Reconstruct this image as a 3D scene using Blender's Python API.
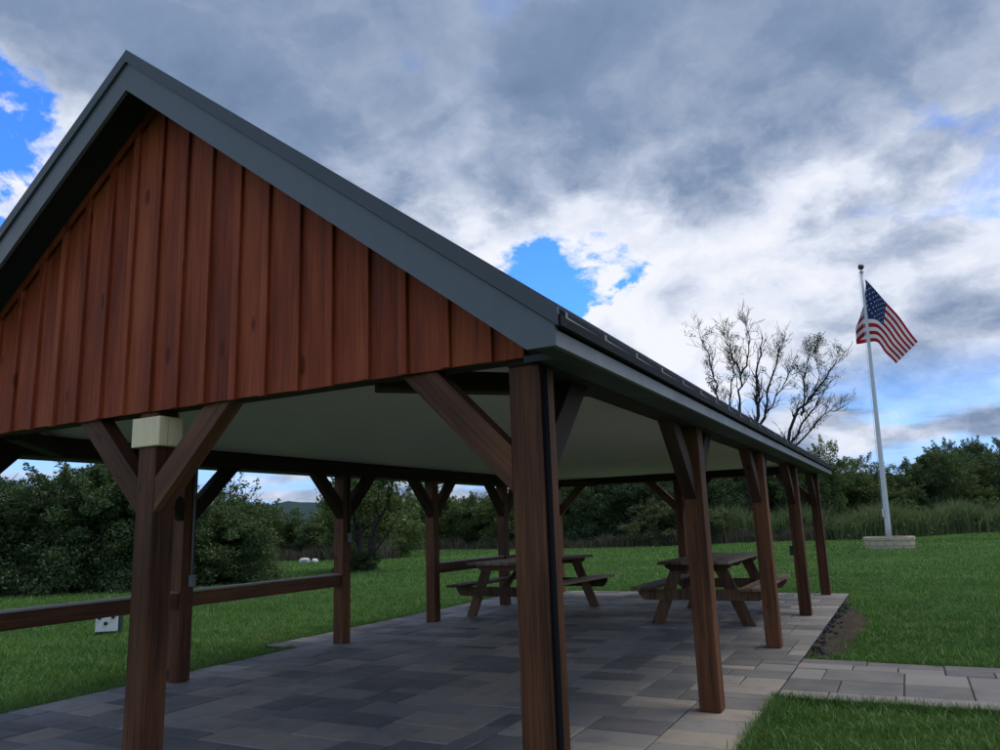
import bpy, math, random
import numpy as np
from mathutils import Matrix, Vector

# ------------------------------------------------------------------ clear
for o in list(bpy.data.objects):
    bpy.data.objects.remove(o)
scene = bpy.context.scene
COL = scene.collection
R = math.radians
rng = np.random.default_rng(7)
random.seed(7)

# ------------------------------------------------------------------ camera
cam_d = bpy.data.cameras.new('camera')
cam = bpy.data.objects.new('camera', cam_d)
COL.objects.link(cam)
cam_d.sensor_width = 36.0
cam_d.lens = 27.297
cam_d.clip_start = 0.05
cam_d.clip_end = 5000
CR = Vector((0.88273212, 0.46868911, -0.03338442))
CU = Vector((0.11968631, -0.15557427, 0.9805467))
CF = Vector((-0.4543778, 0.86955573, 0.19342607))
CP = Vector((1.378, -2.929, 1.325))
cam.matrix_world = Matrix(((CR.x, CU.x, -CF.x, CP.x), (CR.y, CU.y, -CF.y, CP.y),
                           (CR.z, CU.z, -CF.z, CP.z), (0, 0, 0, 1)))
scene.camera = cam

# ------------------------------------------------------------------ colour management
scene.view_settings.view_transform = 'Standard'
scene.view_settings.look = 'None'
scene.view_settings.gamma = 1.0
scene.view_settings.exposure = 0.82
scene.view_settings.use_curve_mapping = False

# ------------------------------------------------------------------ node helper
class NT:
    def __init__(s, tree):
        s.t = tree
        s.n = tree.nodes
    def new(s, typ, **kw):
        n = s.n.new(typ)
        for k, v in kw.items():
            setattr(n, k, v)
        return n
    def put(s, sock, v):
        if isinstance(v, bpy.types.NodeSocket):
            s.t.links.new(v, sock)
        elif v is not None:
            if hasattr(sock, 'default_value'):
                try:
                    sock.default_value = v
                except Exception:
                    sock.default_value = (*v, 1.0) if len(v) == 3 else v
    def math(s, op, a, b=None, c=None, clamp=False):
        n = s.new('ShaderNodeMath', operation=op, use_clamp=clamp)
        s.put(n.inputs[0], a)
        if b is not None: s.put(n.inputs[1], b)
        if c is not None: s.put(n.inputs[2], c)
        return n.outputs[0]
    def vmath(s, op, a, b=None, scale=None):
        n = s.new('ShaderNodeVectorMath', operation=op)
        s.put(n.inputs[0], a)
        if b is not None: s.put(n.inputs[1], b)
        if scale is not None: s.put(n.inputs['Scale'], scale)
        return n.outputs['Value'] if op in ('DOT_PRODUCT', 'LENGTH', 'DISTANCE') else n.outputs[0]
    def maprange(s, v, a, b, c=0.0, d=1.0, smooth=False):
        n = s.new('ShaderNodeMapRange')
        if smooth: n.interpolation_type = 'SMOOTHSTEP'
        s.put(n.inputs[0], v)
        for i, x in zip((1, 2, 3, 4), (a, b, c, d)): s.put(n.inputs[i], x)
        return n.outputs[0]
    def noise(s, vec, scale=5, detail=4, rough=.5, dist=0.0, lac=2.0, dims='3D'):
        n = s.new('ShaderNodeTexNoise', noise_dimensions=dims)
        if vec is not None: s.put(n.inputs['Vector'], vec)
        n.inputs['Scale'].default_value = scale
        n.inputs['Detail'].default_value = detail
        n.inputs['Roughness'].default_value = rough
        n.inputs['Distortion'].default_value = dist
        n.inputs['Lacunarity'].default_value = lac
        return n.outputs['Fac']
    def mix(s, f, a, b, blend='MIX'):
        n = s.new('ShaderNodeMix', data_type='RGBA', blend_type=blend)
        s.put(n.inputs[0], f)
        s.put(n.inputs[6], (*a, 1) if isinstance(a, tuple) and len(a) == 3 else a)
        s.put(n.inputs[7], (*b, 1) if isinstance(b, tuple) and len(b) == 3 else b)
        return n.outputs[2]
    def ramp(s, f, stops, interp='LINEAR'):
        n = s.new('ShaderNodeValToRGB')
        s.put(n.inputs[0], f)
        cr = n.color_ramp
        cr.interpolation = interp
        while len(cr.elements) < len(stops): cr.elements.new(.5)
        for e, (p, c) in zip(cr.elements, stops):
            e.position = p
            e.color = (*c, 1) if len(c) == 3 else c
        return n.outputs[0]
    def mapping(s, vec, scale=(1, 1, 1), loc=(0, 0, 0), rot=(0, 0, 0)):
        n = s.new('ShaderNodeMapping')
        s.put(n.inputs[0], vec)
        n.inputs['Location'].default_value = loc
        n.inputs['Rotation'].default_value = rot
        n.inputs['Scale'].default_value = scale
        return n.outputs[0]
    def bump(s, h, strength=.3, dist=.01):
        n = s.new('ShaderNodeBump')
        n.inputs['Strength'].default_value = strength
        n.inputs['Distance'].default_value = dist
        s.put(n.inputs['Height'], h)
        return n.outputs[0]

# ------------------------------------------------------------------ world: sky and clouds
SUN_AZ, SUN_EL = 60.0, 68.0       # compass from +Y towards +X
world = bpy.data.worlds.new('World')
scene.world = world
world.use_nodes = True
world.cycles.sampling_method = 'MANUAL'
world.cycles.sample_map_resolution = 512
T = NT(world.node_tree)
T.n.clear()
out = T.new('ShaderNodeOutputWorld')
bg = T.new('ShaderNodeBackground')
T.t.links.new(bg.outputs[0], out.inputs[0])
sky = T.new('ShaderNodeTexSky', sky_type='NISHITA')
sky.sun_disc = False
sky.sun_elevation = R(SUN_EL)
sky.sun_rotation = R(SUN_AZ)
sky.air_density = 1.0
sky.dust_density = 0.3
sky.ozone_density = 2.0
bg.inputs['Strength'].default_value = 0.10
gen = T.new('ShaderNodeTexCoord').outputs['Generated']
dirn = T.vmath('NORMALIZE', gen)
sep = T.new('ShaderNodeSeparateXYZ')
T.put(sep.inputs[0], dirn)
dz = T.math('MAXIMUM', sep.outputs[2], 0.0)
inv = T.math('DIVIDE', 1.0, T.math('ADD', dz, 0.70))
P = T.vmath('SCALE', dirn, scale=inv)
P = T.mapping(P, (1.55, 1.55, 2.3), (5.3, 2.2, 0.4))
# wobble of the direction so that patches get ragged outlines
wn = T.new('ShaderNodeTexNoise')
T.put(wn.inputs['Vector'], P)
wn.inputs['Scale'].default_value = 4.2
wn.inputs['Detail'].default_value = 5
wn.inputs['Roughness'].default_value = .62
wv = T.vmath('SUBTRACT', wn.outputs['Color'], (.5, .5, .5))
wob = T.vmath('NORMALIZE', T.vmath('ADD', dirn, T.vmath('SCALE', wv, scale=0.30)))
def blob(az, el, inner, outer, tilt=None):
    d = (math.sin(R(az)) * math.cos(R(el)), math.cos(R(az)) * math.cos(R(el)), math.sin(R(el)))
    dot = T.vmath('DOT_PRODUCT', wob, d)
    return T.maprange(dot, math.cos(R(outer)), math.cos(R(inner)), 0, 1, True)
Pw = T.vmath('ADD', P, T.vmath('SCALE', wv, scale=.16))
def billow(vec):
    """cumulus heads: inverted cell distance in three octaves over a soft field"""
    acc = T.math('MULTIPLY', T.noise(vec, 1.5, 2, .5), .95)
    for sc, am in ((3.4, .30), (8.0, .20)):
        vo = T.new('ShaderNodeTexVoronoi', feature='F1')
        T.put(vo.inputs['Vector'], vec)
        vo.inputs['Scale'].default_value = sc
        acc = T.math('ADD', acc, T.math('MULTIPLY', T.math('SUBTRACT', .45, vo.outputs['Distance']), am))
    return T.math('ADD', acc, T.math('MULTIPLY', T.math('SUBTRACT', T.noise(vec, 9, 5, .64), .5), .24))
n1 = billow(Pw)
n2 = billow(T.vmath('ADD', Pw, (0.022, 0.034, 0.042)))
# openings in the cloud deck
holes = [(-63, 22.0, 2.0, 11, .56), (-62, 16.5, 1, 8.5, .45), (-25.8, 17.0, .1, 4.6, .33), (-21.8, 18.0, .1, 4.2, .30), (-23.4, 15.4, .1, 4.4, .32),
         (-17.6, 20.4, .1, 3.4, .38), (-26.5, 17.2, .3, 2.6, .30), (150, 30, 6, 24, .3), (-150, 22, 6, 20, .3), (100, 26, 3, 14, .3)]
bias = 0.27
n4 = T.noise(Pw, 5.0, 6, .62, .2)
brk = T.maprange(n4, .36, .64, .30, 1.45)
for az, el, a, b, w in holes:
    bias = T.math('SUBTRACT', bias, T.math('MULTIPLY', T.math('MULTIPLY', blob(az, el, a, b), w), brk))
dens = T.math('ADD', n1, bias)
alpha = T.maprange(dens, .33, .58, 0, 1, True)
# thickness shading: lit heads, grey cores, dark bases overhead
lit = T.math('MULTIPLY', T.math('SUBTRACT', n1, n2), 2.5)
n3 = T.noise(P, 1.35, 5, .55, .1)
elev = T.math('ADD', dz, T.math('MULTIPLY', T.math('SUBTRACT', n3, .5), .50))
elev = T.math('ADD', elev, T.math('MULTIPLY', blob(-40, 27, 2, 15), .10))
elev = T.math('ADD', elev, T.math('MULTIPLY', blob(8, 25, 3, 14), .05))
base = T.maprange(elev, .33, .50, .86, .27, True)
base = T.math('SUBTRACT', base, T.math('MULTIPLY', blob(2, 14, 2, 11), .24))
base = T.math('ADD', base, T.math('MULTIPLY', T.math('ADD', blob(-26, 22, 2, 10), blob(-12, 18, 3, 13)), .16))
thick = T.maprange(dens, .45, .95, .10, -.16)
shade = T.math('ADD', T.math('ADD', base, T.math('MULTIPLY', lit, T.maprange(dz, .38, .54, 1.0, .30))), thick)
shade = T.math('ADD', shade, T.math('MULTIPLY', T.math('SUBTRACT', n4, .5), T.maprange(dz, .36, .56, .40, .34)))
# softer, bluer veil towards the horizon
low = T.maprange(T.math('ADD', dz, T.math('MULTIPLY', T.math('SUBTRACT', n3, .5), .20)), .07, .20, 1, 0, True)
shade = T.math('SUBTRACT', shade, T.math('MULTIPLY', low, .30))
ccol = T.ramp(shade, [(0.0, (.72, 1.10, 1.85)), (.24, (1.25, 1.72, 2.6)), (.50, (2.6, 3.0, 3.85)),
                      (.76, (4.3, 4.6, 5.3)), (1.0, (5.2, 5.3, 5.7))])
# the clear blue, deepened as a phone records it
hs = T.new('ShaderNodeHueSaturation')
hs.inputs['Saturation'].default_value = 1.2
hs.inputs['Value'].default_value = 1.0
T.put(hs.inputs['Color'], sky.outputs[0])
# low streaks of blue between layers near the horizon
PS = T.mapping(dirn, (2.2, 2.2, 17), (.6, 0, .3))
st = T.math('ADD', T.noise(PS, 1.6, 6, .55, .2), T.math('MULTIPLY', blob(2, 7.0, 1.5, 7), .10))
streak = T.math('MULTIPLY', T.maprange(st, .44, .60, 0, .92, True), T.maprange(dz, .07, .20, 1, 0, True))
alpha2 = T.math('SUBTRACT', alpha, streak, clamp=True)
blue = T.mix(1.0, hs.outputs[0], (.58, 1.0, 1.65), 'MULTIPLY')
blue = T.mix(T.maprange(dz, .02, .22, .9, 0, True), blue, (2.3, 3.7, 6.6))
final = T.mix(alpha2, blue, ccol)
T.put(bg.inputs['Color'], final)

# ------------------------------------------------------------------ sun (veiled by cloud)
sd = bpy.data.lights.new('sun', 'SUN')
sun = bpy.data.objects.new('sun', sd)
COL.objects.link(sun)
sd.energy = 1.15
sd.angle = R(35)
sd.color = (1.0, .92, .80)
sv = Vector((math.sin(R(SUN_AZ)) * math.cos(R(SUN_EL)), math.cos(R(SUN_AZ)) * math.cos(R(SUN_EL)), math.sin(R(SUN_EL))))
sun.rotation_euler = sv.to_track_quat('Z', 'Y').to_euler()
sun.location = (20, 10, 30)

# ------------------------------------------------------------------ object helpers
WM = {}
def tag(o, label=None, cat=None, group=None, kind=None):
    if label: o['label'] = label
    if cat: o['category'] = cat
    if group: o['group'] = group
    if kind: o['kind'] = kind
    return o
def empty(name, loc, rz=0):
    o = bpy.data.objects.new(name, None)
    o.empty_display_size = .2
    COL.objects.link(o)
    M = Matrix.Translation(loc) @ Matrix.Rotation(rz, 4, 'Z')
    o.matrix_world = M
    WM[o.name] = M
    return o
def put(name, me, mat=None, parent=None, M=None):
    o = bpy.data.objects.new(name, me)
    COL.objects.link(o)
    M = M or Matrix.Identity(4)
    if mat and not me.materials: me.materials.append(mat)
    if parent is not None:
        o.parent = parent
        o.matrix_local = WM[parent.name].inverted() @ M
    else:
        o.matrix_world = M
    WM[o.name] = M
    return o
def np_mesh(name, verts, faces, smooth=False):
    """verts (n,3), faces (m,k) all the same k"""
    me = bpy.data.meshes.new(name)
    verts = np.asarray(verts, np.float32)
    faces = np.asarray(faces, np.int32)
    k = faces.shape[1]
    me.vertices.add(len(verts))
    me.vertices.foreach_set('co', verts.ravel())
    me.loops.add(faces.size)
    me.loops.foreach_set('vertex_index', faces.ravel())
    me.polygons.add(len(faces))
    me.polygons.foreach_set('loop_start', np.arange(0, faces.size, k, dtype=np.int32))
    if smooth: me.polygons.foreach_set('use_smooth', np.ones(len(faces), bool))
    me.update(calc_edges=True)
    return me
class MB:
    def __init__(s): s.v = []; s.f = []
    def add(s, vs, fs):
        b = len(s.v)
        s.v += [tuple(v) for v in vs]
        s.f += [tuple(i + b for i in f) for f in fs]
    def box(s, x0, x1, y0, y1, z0, z1):
        vs = [(x, y, z) for z in (z0, z1) for y in (y0, y1) for x in (x0, x1)]
        s.add(vs, [(0, 2, 3, 1), (4, 5, 7, 6), (0, 1, 5, 4), (2, 6, 7, 3), (0, 4, 6, 2), (1, 3, 7, 5)])
    def bbox(s, x0, x1, y0, y1, z0, z1, b):
        """box with chamfered edges all round"""
        xs, ys, zs = (x0, x1), (y0, y1), (z0, z1)
        vs = []; idx = {}
        for i in (0, 1):
            for j in (0, 1):
                for k in (0, 1):
                    sx, sy, sz = (1, -1)[i], (1, -1)[j], (1, -1)[k]
                    for a in range(3):
                        p = [xs[i] + sx * b, ys[j] + sy * b, zs[k] + sz * b]
                        p[a] = (xs[i], ys[j], zs[k])[a]
                        idx[i, j, k, a] = len(vs); vs.append(p)
        fs = []
        for a in range(3):
            o1, o2 = [x for x in range(3) if x != a]
            for e in (0, 1):
                q = []
                for (m, n) in ((0, 0), (1, 0), (1, 1), (0, 1)):
                    c = [0, 0, 0]; c[a] = e; c[o1] = m; c[o2] = n
                    q.append(idx[(*c, a)])
                fs.append(q)
        for a in range(3):                      # edges along axis a
            o1, o2 = [x for x in range(3) if x != a]
            for m in (0, 1):
                for n in (0, 1):
                    c0 = [0, 0, 0]; c0[o1] = m; c0[o2] = n
                    c1 = list(c0); c1[a] = 1
                    fs.append([idx[(*c0, o1)], idx[(*c1, o1)], idx[(*c1, o2)], idx[(*c0, o2)]])
        for i in (0, 1):
            for j in (0, 1):
                for k in (0, 1):
                    fs.append([idx[i, j, k, 0], idx[i, j, k, 1], idx[i, j, k, 2]])
        s.add(vs, fs)
    def prism(s, poly, a0, a1, axis='Y'):
        """poly of (u,v); extruded along axis"""
        n = len(poly)
        def P3(u, v, w):
            return {'Y': (u, w, v), 'X': (w, u, v), 'Z': (u, v, w)}[axis]
        vs = [P3(u, v, a0) for u, v in poly] + [P3(u, v, a1) for u, v in poly]
        fs = [tuple(range(n)), tuple(range(2 * n - 1, n - 1, -1))]
        fs += [(i, i + n, (i + 1) % n + n, (i + 1) % n) for i in range(n)]
        s.add(vs, fs)
    def tube(s, pts, rad, n=8, cap=True):
        pts = [Vector(p) for p in pts]
        if not hasattr(rad, '__len__'): rad = [rad] * len(pts)
        b = len(s.v); prev = None
        for i, p in enumerate(pts):
            t = (pts[min(i + 1, len(pts) - 1)] - pts[max(i - 1, 0)])
            t = t.normalized() if t.length > 1e-9 else Vector((0, 0, 1))
            if prev is None:
                a = t.orthogonal().normalized()
            else:
                a = prev - t * prev.dot(t)
                a = a.normalized() if a.length > 1e-6 else t.orthogonal().normalized()
            prev = a
            c = t.cross(a)
            for k in range(n):
                w = 2 * math.pi * k / n
                s.v.append(tuple(p + (a * math.cos(w) + c * math.sin(w)) * rad[i]))
        for i in range(len(pts) - 1):
            for k in range(n):
                s.f.append((b + i * n + k, b + i * n + (k + 1) % n, b + (i + 1) * n + (k + 1) % n, b + (i + 1) * n + k))
        if cap:
            s.f.append(tuple(b + k for k in reversed(range(n))))
            s.f.append(tuple(b + (len(pts) - 1) * n + k for k in range(n)))
    def lathe(s, prof, n=24):
        b = len(s.v)
        for r, z in prof:
            for k in range(n):
                w = 2 * math.pi * k / n
                s.v.append((r * math.cos(w), r * math.sin(w), z))
        for i in range(len(prof) - 1):
            for k in range(n):
                s.f.append((b + i * n + k, b + i * n + (k + 1) % n, b + (i + 1) * n + (k + 1) % n, b + (i + 1) * n + k))
        s.f.append(tuple(b + k for k in reversed(range(n))))
        s.f.append(tuple(b + (len(prof) - 1) * n + k for k in range(n)))
    def mesh(s, name, smooth=False):
        me = bpy.data.meshes.new(name)
        me.from_pydata(s.v, [], s.f)
        if smooth:
            for p in me.polygons: p.use_smooth = True
        import bmesh
        bm = bmesh.new(); bm.from_mesh(me)
        bmesh.ops.recalc_face_normals(bm, faces=bm.faces)
        bm.to_mesh(me); bm.free()
        return me

# ------------------------------------------------------------------ materials
def new_mat(name, rough=.7, spec=.3, metallic=0.0):
    m = bpy.data.materials.new(name)
    m.use_nodes = True
    t = NT(m.node_tree)
    bs = t.n['Principled BSDF']
    bs.inputs['Roughness'].default_value = rough
    bs.inputs['Specular IOR Level'].default_value = spec
    bs.inputs['Metallic'].default_value = metallic
    return m, t, bs
def wood_mat(name, c_dark, c_mid, c_light, rough=.62, grain=1.0, knots=True, spec=.25, var=.35):
    m, t, bs = new_mat(name, rough, spec)
    tc = t.new('ShaderNodeTexCoord').outputs['Object']
    rnd = t.new('ShaderNodeObjectInfo').outputs['Random']
    off = t.new('ShaderNodeCombineXYZ')
    t.put(off.inputs[0], t.math('MULTIPLY', rnd, 37.0)); t.put(off.inputs[1], t.math('MULTIPLY', rnd, 91.0)); t.put(off.inputs[2], t.math('MULTIPLY', rnd, 53.0))
    p = t.vmath('ADD', tc, off.outputs[0])
    low = t.noise(t.mapping(p, (3, 3, .8)), 1.0, 3, .5)
    warp = t.vmath('ADD', t.mapping(p, (1, 1, .06)), t.vmath('SCALE', t.vmath('SUBTRACT', t.new('ShaderNodeTexNoise').outputs['Color'], (.5, .5, .5)), scale=.0))
    g1 = t.noise(t.mapping(p, (26 * grain, 26 * grain, 1.1)), 1.0, 6, .62, .35)
    g2 = t.noise(t.mapping(p, (120 * grain, 120 * grain, 3.0)), 1.0, 4, .6)
    f = t.math('ADD', t.math('MULTIPLY', g1, .62), t.math('MULTIPLY', g2, .38))
    f = t.math('ADD', f, t.math('MULTIPLY', t.math('SUBTRACT', low, .5), .55))
    f = t.math('ADD', f, t.math('MULTIPLY', t.math('SUBTRACT', rnd, .5), var))
    col = t.ramp(f, [(.33, c_dark), (.5, c_mid), (.68, c_light)])
    if knots:
        vo = t.new('ShaderNodeTexVoronoi')
        t.put(vo.inputs['Vector'], t.mapping(p, (5.5, 5.5, 2.1)))
        vo.inputs['Scale'].default_value = 1.0
        kn = t.maprange(vo.outputs['Distance'], .07, .15, 1, 0, True)
        col = t.mix(t.math('MULTIPLY', kn, .72), col, tuple(c * .35 for c in c_dark))
        f = t.math('SUBTRACT', f, t.math('MULTIPLY', kn, .2))
    # drying checks along the grain
    ck = t.noise(t.mapping(p, (55, 55, .7)), 1.0, 2, .4)
    ckm = t.maprange(ck, .70, .745, 0, 1, True)
    col = t.mix(t.math('MULTIPLY', ckm, .55), col, tuple(c * .25 for c in c_dark))
    t.put(bs.inputs['Base Color'], col)
    t.put(bs.inputs['Roughness'], t.maprange(g1, .3, .7, rough - .08, rough + .12))
    h = t.math('SUBTRACT', f, t.math('MULTIPLY', ckm, .6))
    t.put(bs.inputs['Normal'], t.bump(h, .45, .006))
    return m
M_POST = wood_mat('stained_timber', (.034, .011, .004), (.096, .034, .013), (.185, .074, .030), .58, var=.16)
M_BRACE = wood_mat('stained_brace', (.036, .012, .005), (.100, .037, .015), (.195, .082, .036), .58, var=.12)
M_SBR = wood_mat('shaded_side_brace', (.014, .007, .005), (.038, .018, .012), (.080, .040, .026), .65)  # brace stain darkened: shade under the roof put into the colour
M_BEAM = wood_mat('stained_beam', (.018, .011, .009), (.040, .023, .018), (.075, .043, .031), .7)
M_SIDE = wood_mat('red_siding', (.165, .030, .011), (.29, .056, .020), (.40, .098, .038), .62, .7, True, .2, .14)
M_TABLE = wood_mat('weathered_table', (.075, .045, .026), (.19, .125, .080), (.33, .24, .165), .7, 1.0, True, .2, .4)
M_TABLEF = wood_mat('table_frame', (.035, .017, .009), (.10, .054, .030), (.18, .105, .062), .7)
M_CAP = wood_mat('weathered_skylit_cap', (.17, .13, .10), (.30, .25, .21), (.42, .37, .33), .7)  # weathered wood, lightened further for sky light on the rail top
M_PALE = wood_mat('pale_board', (.80, .60, .34), (.92, .74, .46), (.95, .80, .54), .6, .5, False, .3, .1)
def paint_mat(name, col, rough=.45, spec=.4, vary=.08, metallic=0.0, scale=3.0):
    m, t, bs = new_mat(name, rough, spec, metallic)
    tc = t.new('ShaderNodeTexCoord').outputs['Object']
    n = t.noise(tc, scale, 6, .6)
    n2 = t.noise(t.mapping(tc, (9, 9, 1.2)), scale, 4, .6)
    k = t.math('ADD', t.math('MULTIPLY', n, .6), t.math('MULTIPLY', n2, .4))
    t.put(bs.inputs['Base Color'], t.mix(t.maprange(k, .3, .7), tuple(c * (1 - vary * 2) for c in col), tuple(min(1, c * (1 + vary)) for c in col)))
    t.put(bs.inputs['Roughness'], t.maprange(n, .3, .7, max(.05, rough - .08), rough + .1))
    return m
M_TRIM = paint_mat('grey_metal_trim', (.118, .133, .146), .42, .45, .06)
M_ROOF = paint_mat('charcoal_metal_roof', (.040, .048, .056), .30, .6, .10)
M_FASCIA = paint_mat('lightened_trim_fascia', (.17, .185, .205), .45, .4, .06)  # trim paint made lighter, carrying the side light on the eave
M_DRIP = paint_mat('black_drip_edge', (.014, .017, .021), .75, .15, .1)
M_CABLE = paint_mat('black_cable_cover', (.008, .008, .010), .9, .05, .1)
M_CEIL = paint_mat('pale_ceiling_panel', (.68, .61, .59), .6, .3, .05, scale=.7)
M_EDGE = paint_mat('green_grey_edge', (.066, .082, .090), .45, .4, .06)
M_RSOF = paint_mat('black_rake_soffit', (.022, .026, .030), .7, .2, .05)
M_SOFFIT = paint_mat('dark_soffit', (.055, .066, .080), .6, .3, .05)
M_BLACK = paint_mat('black_conduit', (.012, .013, .016), .4, .5, .1)
M_GREYBOX = paint_mat('grey_outlet', (.22, .24, .25), .45, .4, .1)
M_POLE = paint_mat('white_aluminium', (.62, .65, .68), .35, .5, .05)
M_GOLD = paint_mat('dark_ball', (.05, .045, .03), .3, .6, .1)
M_WHITE = paint_mat('white_plastic', (.70, .71, .70), .5, .4, .08, scale=20)
M_DGREEN = paint_mat('dark_green_metal', (.02, .05, .045), .45, .4, .1)

def paver_mat(name, island=False, tail=1.0):
    m, t, bs = new_mat(name, .85, .22)
    geo = t.new('ShaderNodeNewGeometry')
    pos = geo.outputs['Position']
    rnd = geo.outputs['Random Per Island'] if island else t.new('ShaderNodeObjectInfo').outputs['Random']
    base = t.ramp(t.math('MULTIPLY', rnd, tail), [(0.0, (.130, .128, .130)), (.22, (.180, .174, .170)), (.42, (.235, .224, .212)), (.60, (.285, .268, .250)),
                        (.74, (.33, .296, .255)), (.86, (.38, .325, .265)), (.94, (.42, .395, .36)), (1.0, (.125, .128, .138))])
    sh = t.vmath('ADD', pos, t.vmath('SCALE', (13.0, 7.0, 0.0), scale=rnd))
    big = t.noise(sh, 3.2, 4, .55)
    fine = t.noise(pos, 160, 3, .6)
    col = t.mix(t.maprange(big, .42, .72, 0, .45, True), base, (.24, .222, .195))
    col = t.mix(t.maprange(big, .5, .3, 0, .32, True), col, (.082, .088, .10))
    col = t.mix(t.maprange(fine, .35, .7, 0, .35), col, (.05, .055, .06))
    stain = t.noise(pos, 1.1, 5, .6)
    col = t.mix(t.maprange(stain, .52, .70, 0, .22, True), col, (.06, .065, .07))
    t.put(bs.inputs['Base Color'], col)
    t.put(bs.inputs['Roughness'], t.maprange(stain, .35, .65, .62, .92))
    t.put(bs.inputs['Normal'], t.bump(t.math('ADD', fine, t.math('MULTIPLY', t.noise(sh, 22, 4, .6), 1.5)), .35, .004))
    return m
M_PAVER = paver_mat('paver_concrete', False, .90)
M_PAVER_I = paver_mat('paver_concrete_far', True, .90)
M_PAVER_P = paver_mat('paver_concrete_path', False, .62)
def ground_mat(name, stops, scale=6, bump=.4):
    m, t, bs = new_mat(name, .95, .1)
    pos = t.new('ShaderNodeNewGeometry').outputs['Position']
    n = t.noise(pos, scale, 8, .65)
    n2 = t.noise(pos, scale * 12, 4, .6)
    f = t.math('ADD', t.math('MULTIPLY', n, .65), t.math('MULTIPLY', n2, .35))
    t.put(bs.inputs['Base Color'], t.ramp(f, stops))
    t.put(bs.inputs['Normal'], t.bump(n2, bump, .02))
    return m
M_SAND = ground_mat('joint_sand', [(.3, (.03, .03, .03)), (.7, (.075, .072, .068))], 8)
M_SOIL = ground_mat('bare_soil', [(.3, (.028, .024, .018)), (.5, (.060, .050, .038)), (.7, (.10, .085, .066))], 5, .8)
def lawn_mat():
    m, t, bs = new_mat('lawn_ground', .95, .1)
    pos = t.new('ShaderNodeNewGeometry').outputs['Position']
    n = t.noise(t.mapping(pos, (1, 1, 1)), .35, 6, .6)
    n2 = t.noise(pos, 30, 5, .65)
    mow = t.noise(t.mapping(pos, (.12, 1.6, 1), rot=(0, 0, R(-20))), 1.2, 5, .6)
    f = t.math('ADD', t.math('ADD', t.math('MULTIPLY', n, .45), t.math('MULTIPLY', n2, .25)), t.math('MULTIPLY', mow, .30))
    t.put(bs.inputs['Base Color'], t.ramp(f, [(.30, (.028, .074, .014)), (.5, (.056, .130, .024)), (.68, (.092, .175, .040)), (.8, (.14, .19, .06))]))
    t.put(bs.inputs['Normal'], t.bump(n2, .8, .05))
    return m
M_LAWN = lawn_mat()
def leaf_mat(name, stops, trans=.35, attr=False, rough=.6):
    m = bpy.data.materials.new(name)
    m.use_nodes = True
    t = NT(m.node_tree)
    t.n.clear()
    o = t.new('ShaderNodeOutputMaterial')
    geo = t.new('ShaderNodeNewGeometry')
    rnd = geo.outputs['Random Per Island']
    cl = t.noise(geo.outputs['Position'], .8 if not attr else .35, 3, .6)
    orr = t.new('ShaderNodeObjectInfo').outputs['Random']
    f = t.math('ADD', t.math('MULTIPLY', rnd, .5), t.math('MULTIPLY', cl, .55))
    if attr:
        mow = t.noise(t.mapping(geo.outputs['Position'], (.12, 1.6, .2), rot=(0, 0, R(-20))), 1.2, 5, .6)
        f = t.math('ADD', t.math('MULTIPLY', f, .50), t.math('MULTIPLY', mow, .52))
    else:
        f = t.math('ADD', f, t.math('MULTIPLY', t.math('SUBTRACT', orr, .5), .25))
    col = t.ramp(f, stops)
    d = t.new('ShaderNodeBsdfDiffuse'); t.put(d.inputs[0], col)
    tr = t.new('ShaderNodeBsdfTranslucent'); t.put(tr.inputs[0], t.mix(.3, col, (.12, .16, .03)))
    g = t.new('ShaderNodeBsdfGlossy'); g.inputs['Roughness'].default_value = rough
    g.inputs[0].default_value = (1, 1, 1, 1)
    mx = t.new('ShaderNodeMixShader'); mx.inputs[0].default_value = trans
    t.t.links.new(d.outputs[0], mx.inputs[1]); t.t.links.new(tr.outputs[0], mx.inputs[2])
    m2 = t.new('ShaderNodeMixShader'); m2.inputs[0].default_value = .035
    t.t.links.new(mx.outputs[0], m2.inputs[1]); t.t.links.new(g.outputs[0], m2.inputs[2])
    t.t.links.new(m2.outputs[0], o.inputs[0])
    return m
M_GRASS = leaf_mat('grass_blades', [(.27, (.024, .070, .010)), (.42, (.058, .148, .020)), (.56, (.100, .215, .034)), (.74, (.18, .26, .065))], .3, True)
M_LEAF_D = leaf_mat('dark_leaves', [(.25, (.028, .060, .018)), (.5, (.060, .115, .032)), (.8, (.115, .175, .052))], .28)
M_LEAF_M = leaf_mat('mid_leaves', [(.25, (.036, .074, .016)), (.5, (.080, .145, .030)), (.8, (.150, .20, .050))], .32)
M_LEAF_P = leaf_mat('pale_leaves', [(.25, (.035, .055, .018)), (.5, (.075, .105, .034)), (.8, (.14, .15, .055))], .35)
M_REED = leaf_mat('reed_leaves', [(.25, (.090, .140, .050)), (.5, (.165, .235, .085)), (.8, (.28, .33, .15))], .5)
M_WEED = leaf_mat('dry_weeds', [(.25, (.05, .045, .028)), (.5, (.10, .085, .055)), (.8, (.16, .14, .095))], .3)
M_BARK = ground_mat('bark', [(.3, (.022, .020, .018)), (.5, (.050, .044, .038)), (.7, (.095, .085, .075))], 9, .8)
M_STONE = ground_mat('planter_stone', [(.3, (.36, .29, .20)), (.5, (.52, .43, .31)), (.7, (.62, .53, .41))], 7, .5)
M_ROCK = ground_mat('white_rock', [(.3, (.45, .45, .44)), (.6, (.70, .70, .68)), (.8, (.8, .8, .78))], 6, .5)
M_LAVA = ground_mat('edge_stone', [(.3, (.03, .03, .032)), (.6, (.075, .075, .08)), (.8, (.13, .13, .13))], 20, .5)
M_HILL = ground_mat('wooded_hill', [(.3, (.022, .045, .045)), (.5, (.032, .060, .058)), (.7, (.048, .078, .070))], .05, .6)  # forest colour turned blue to stand in for distance haze

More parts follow.
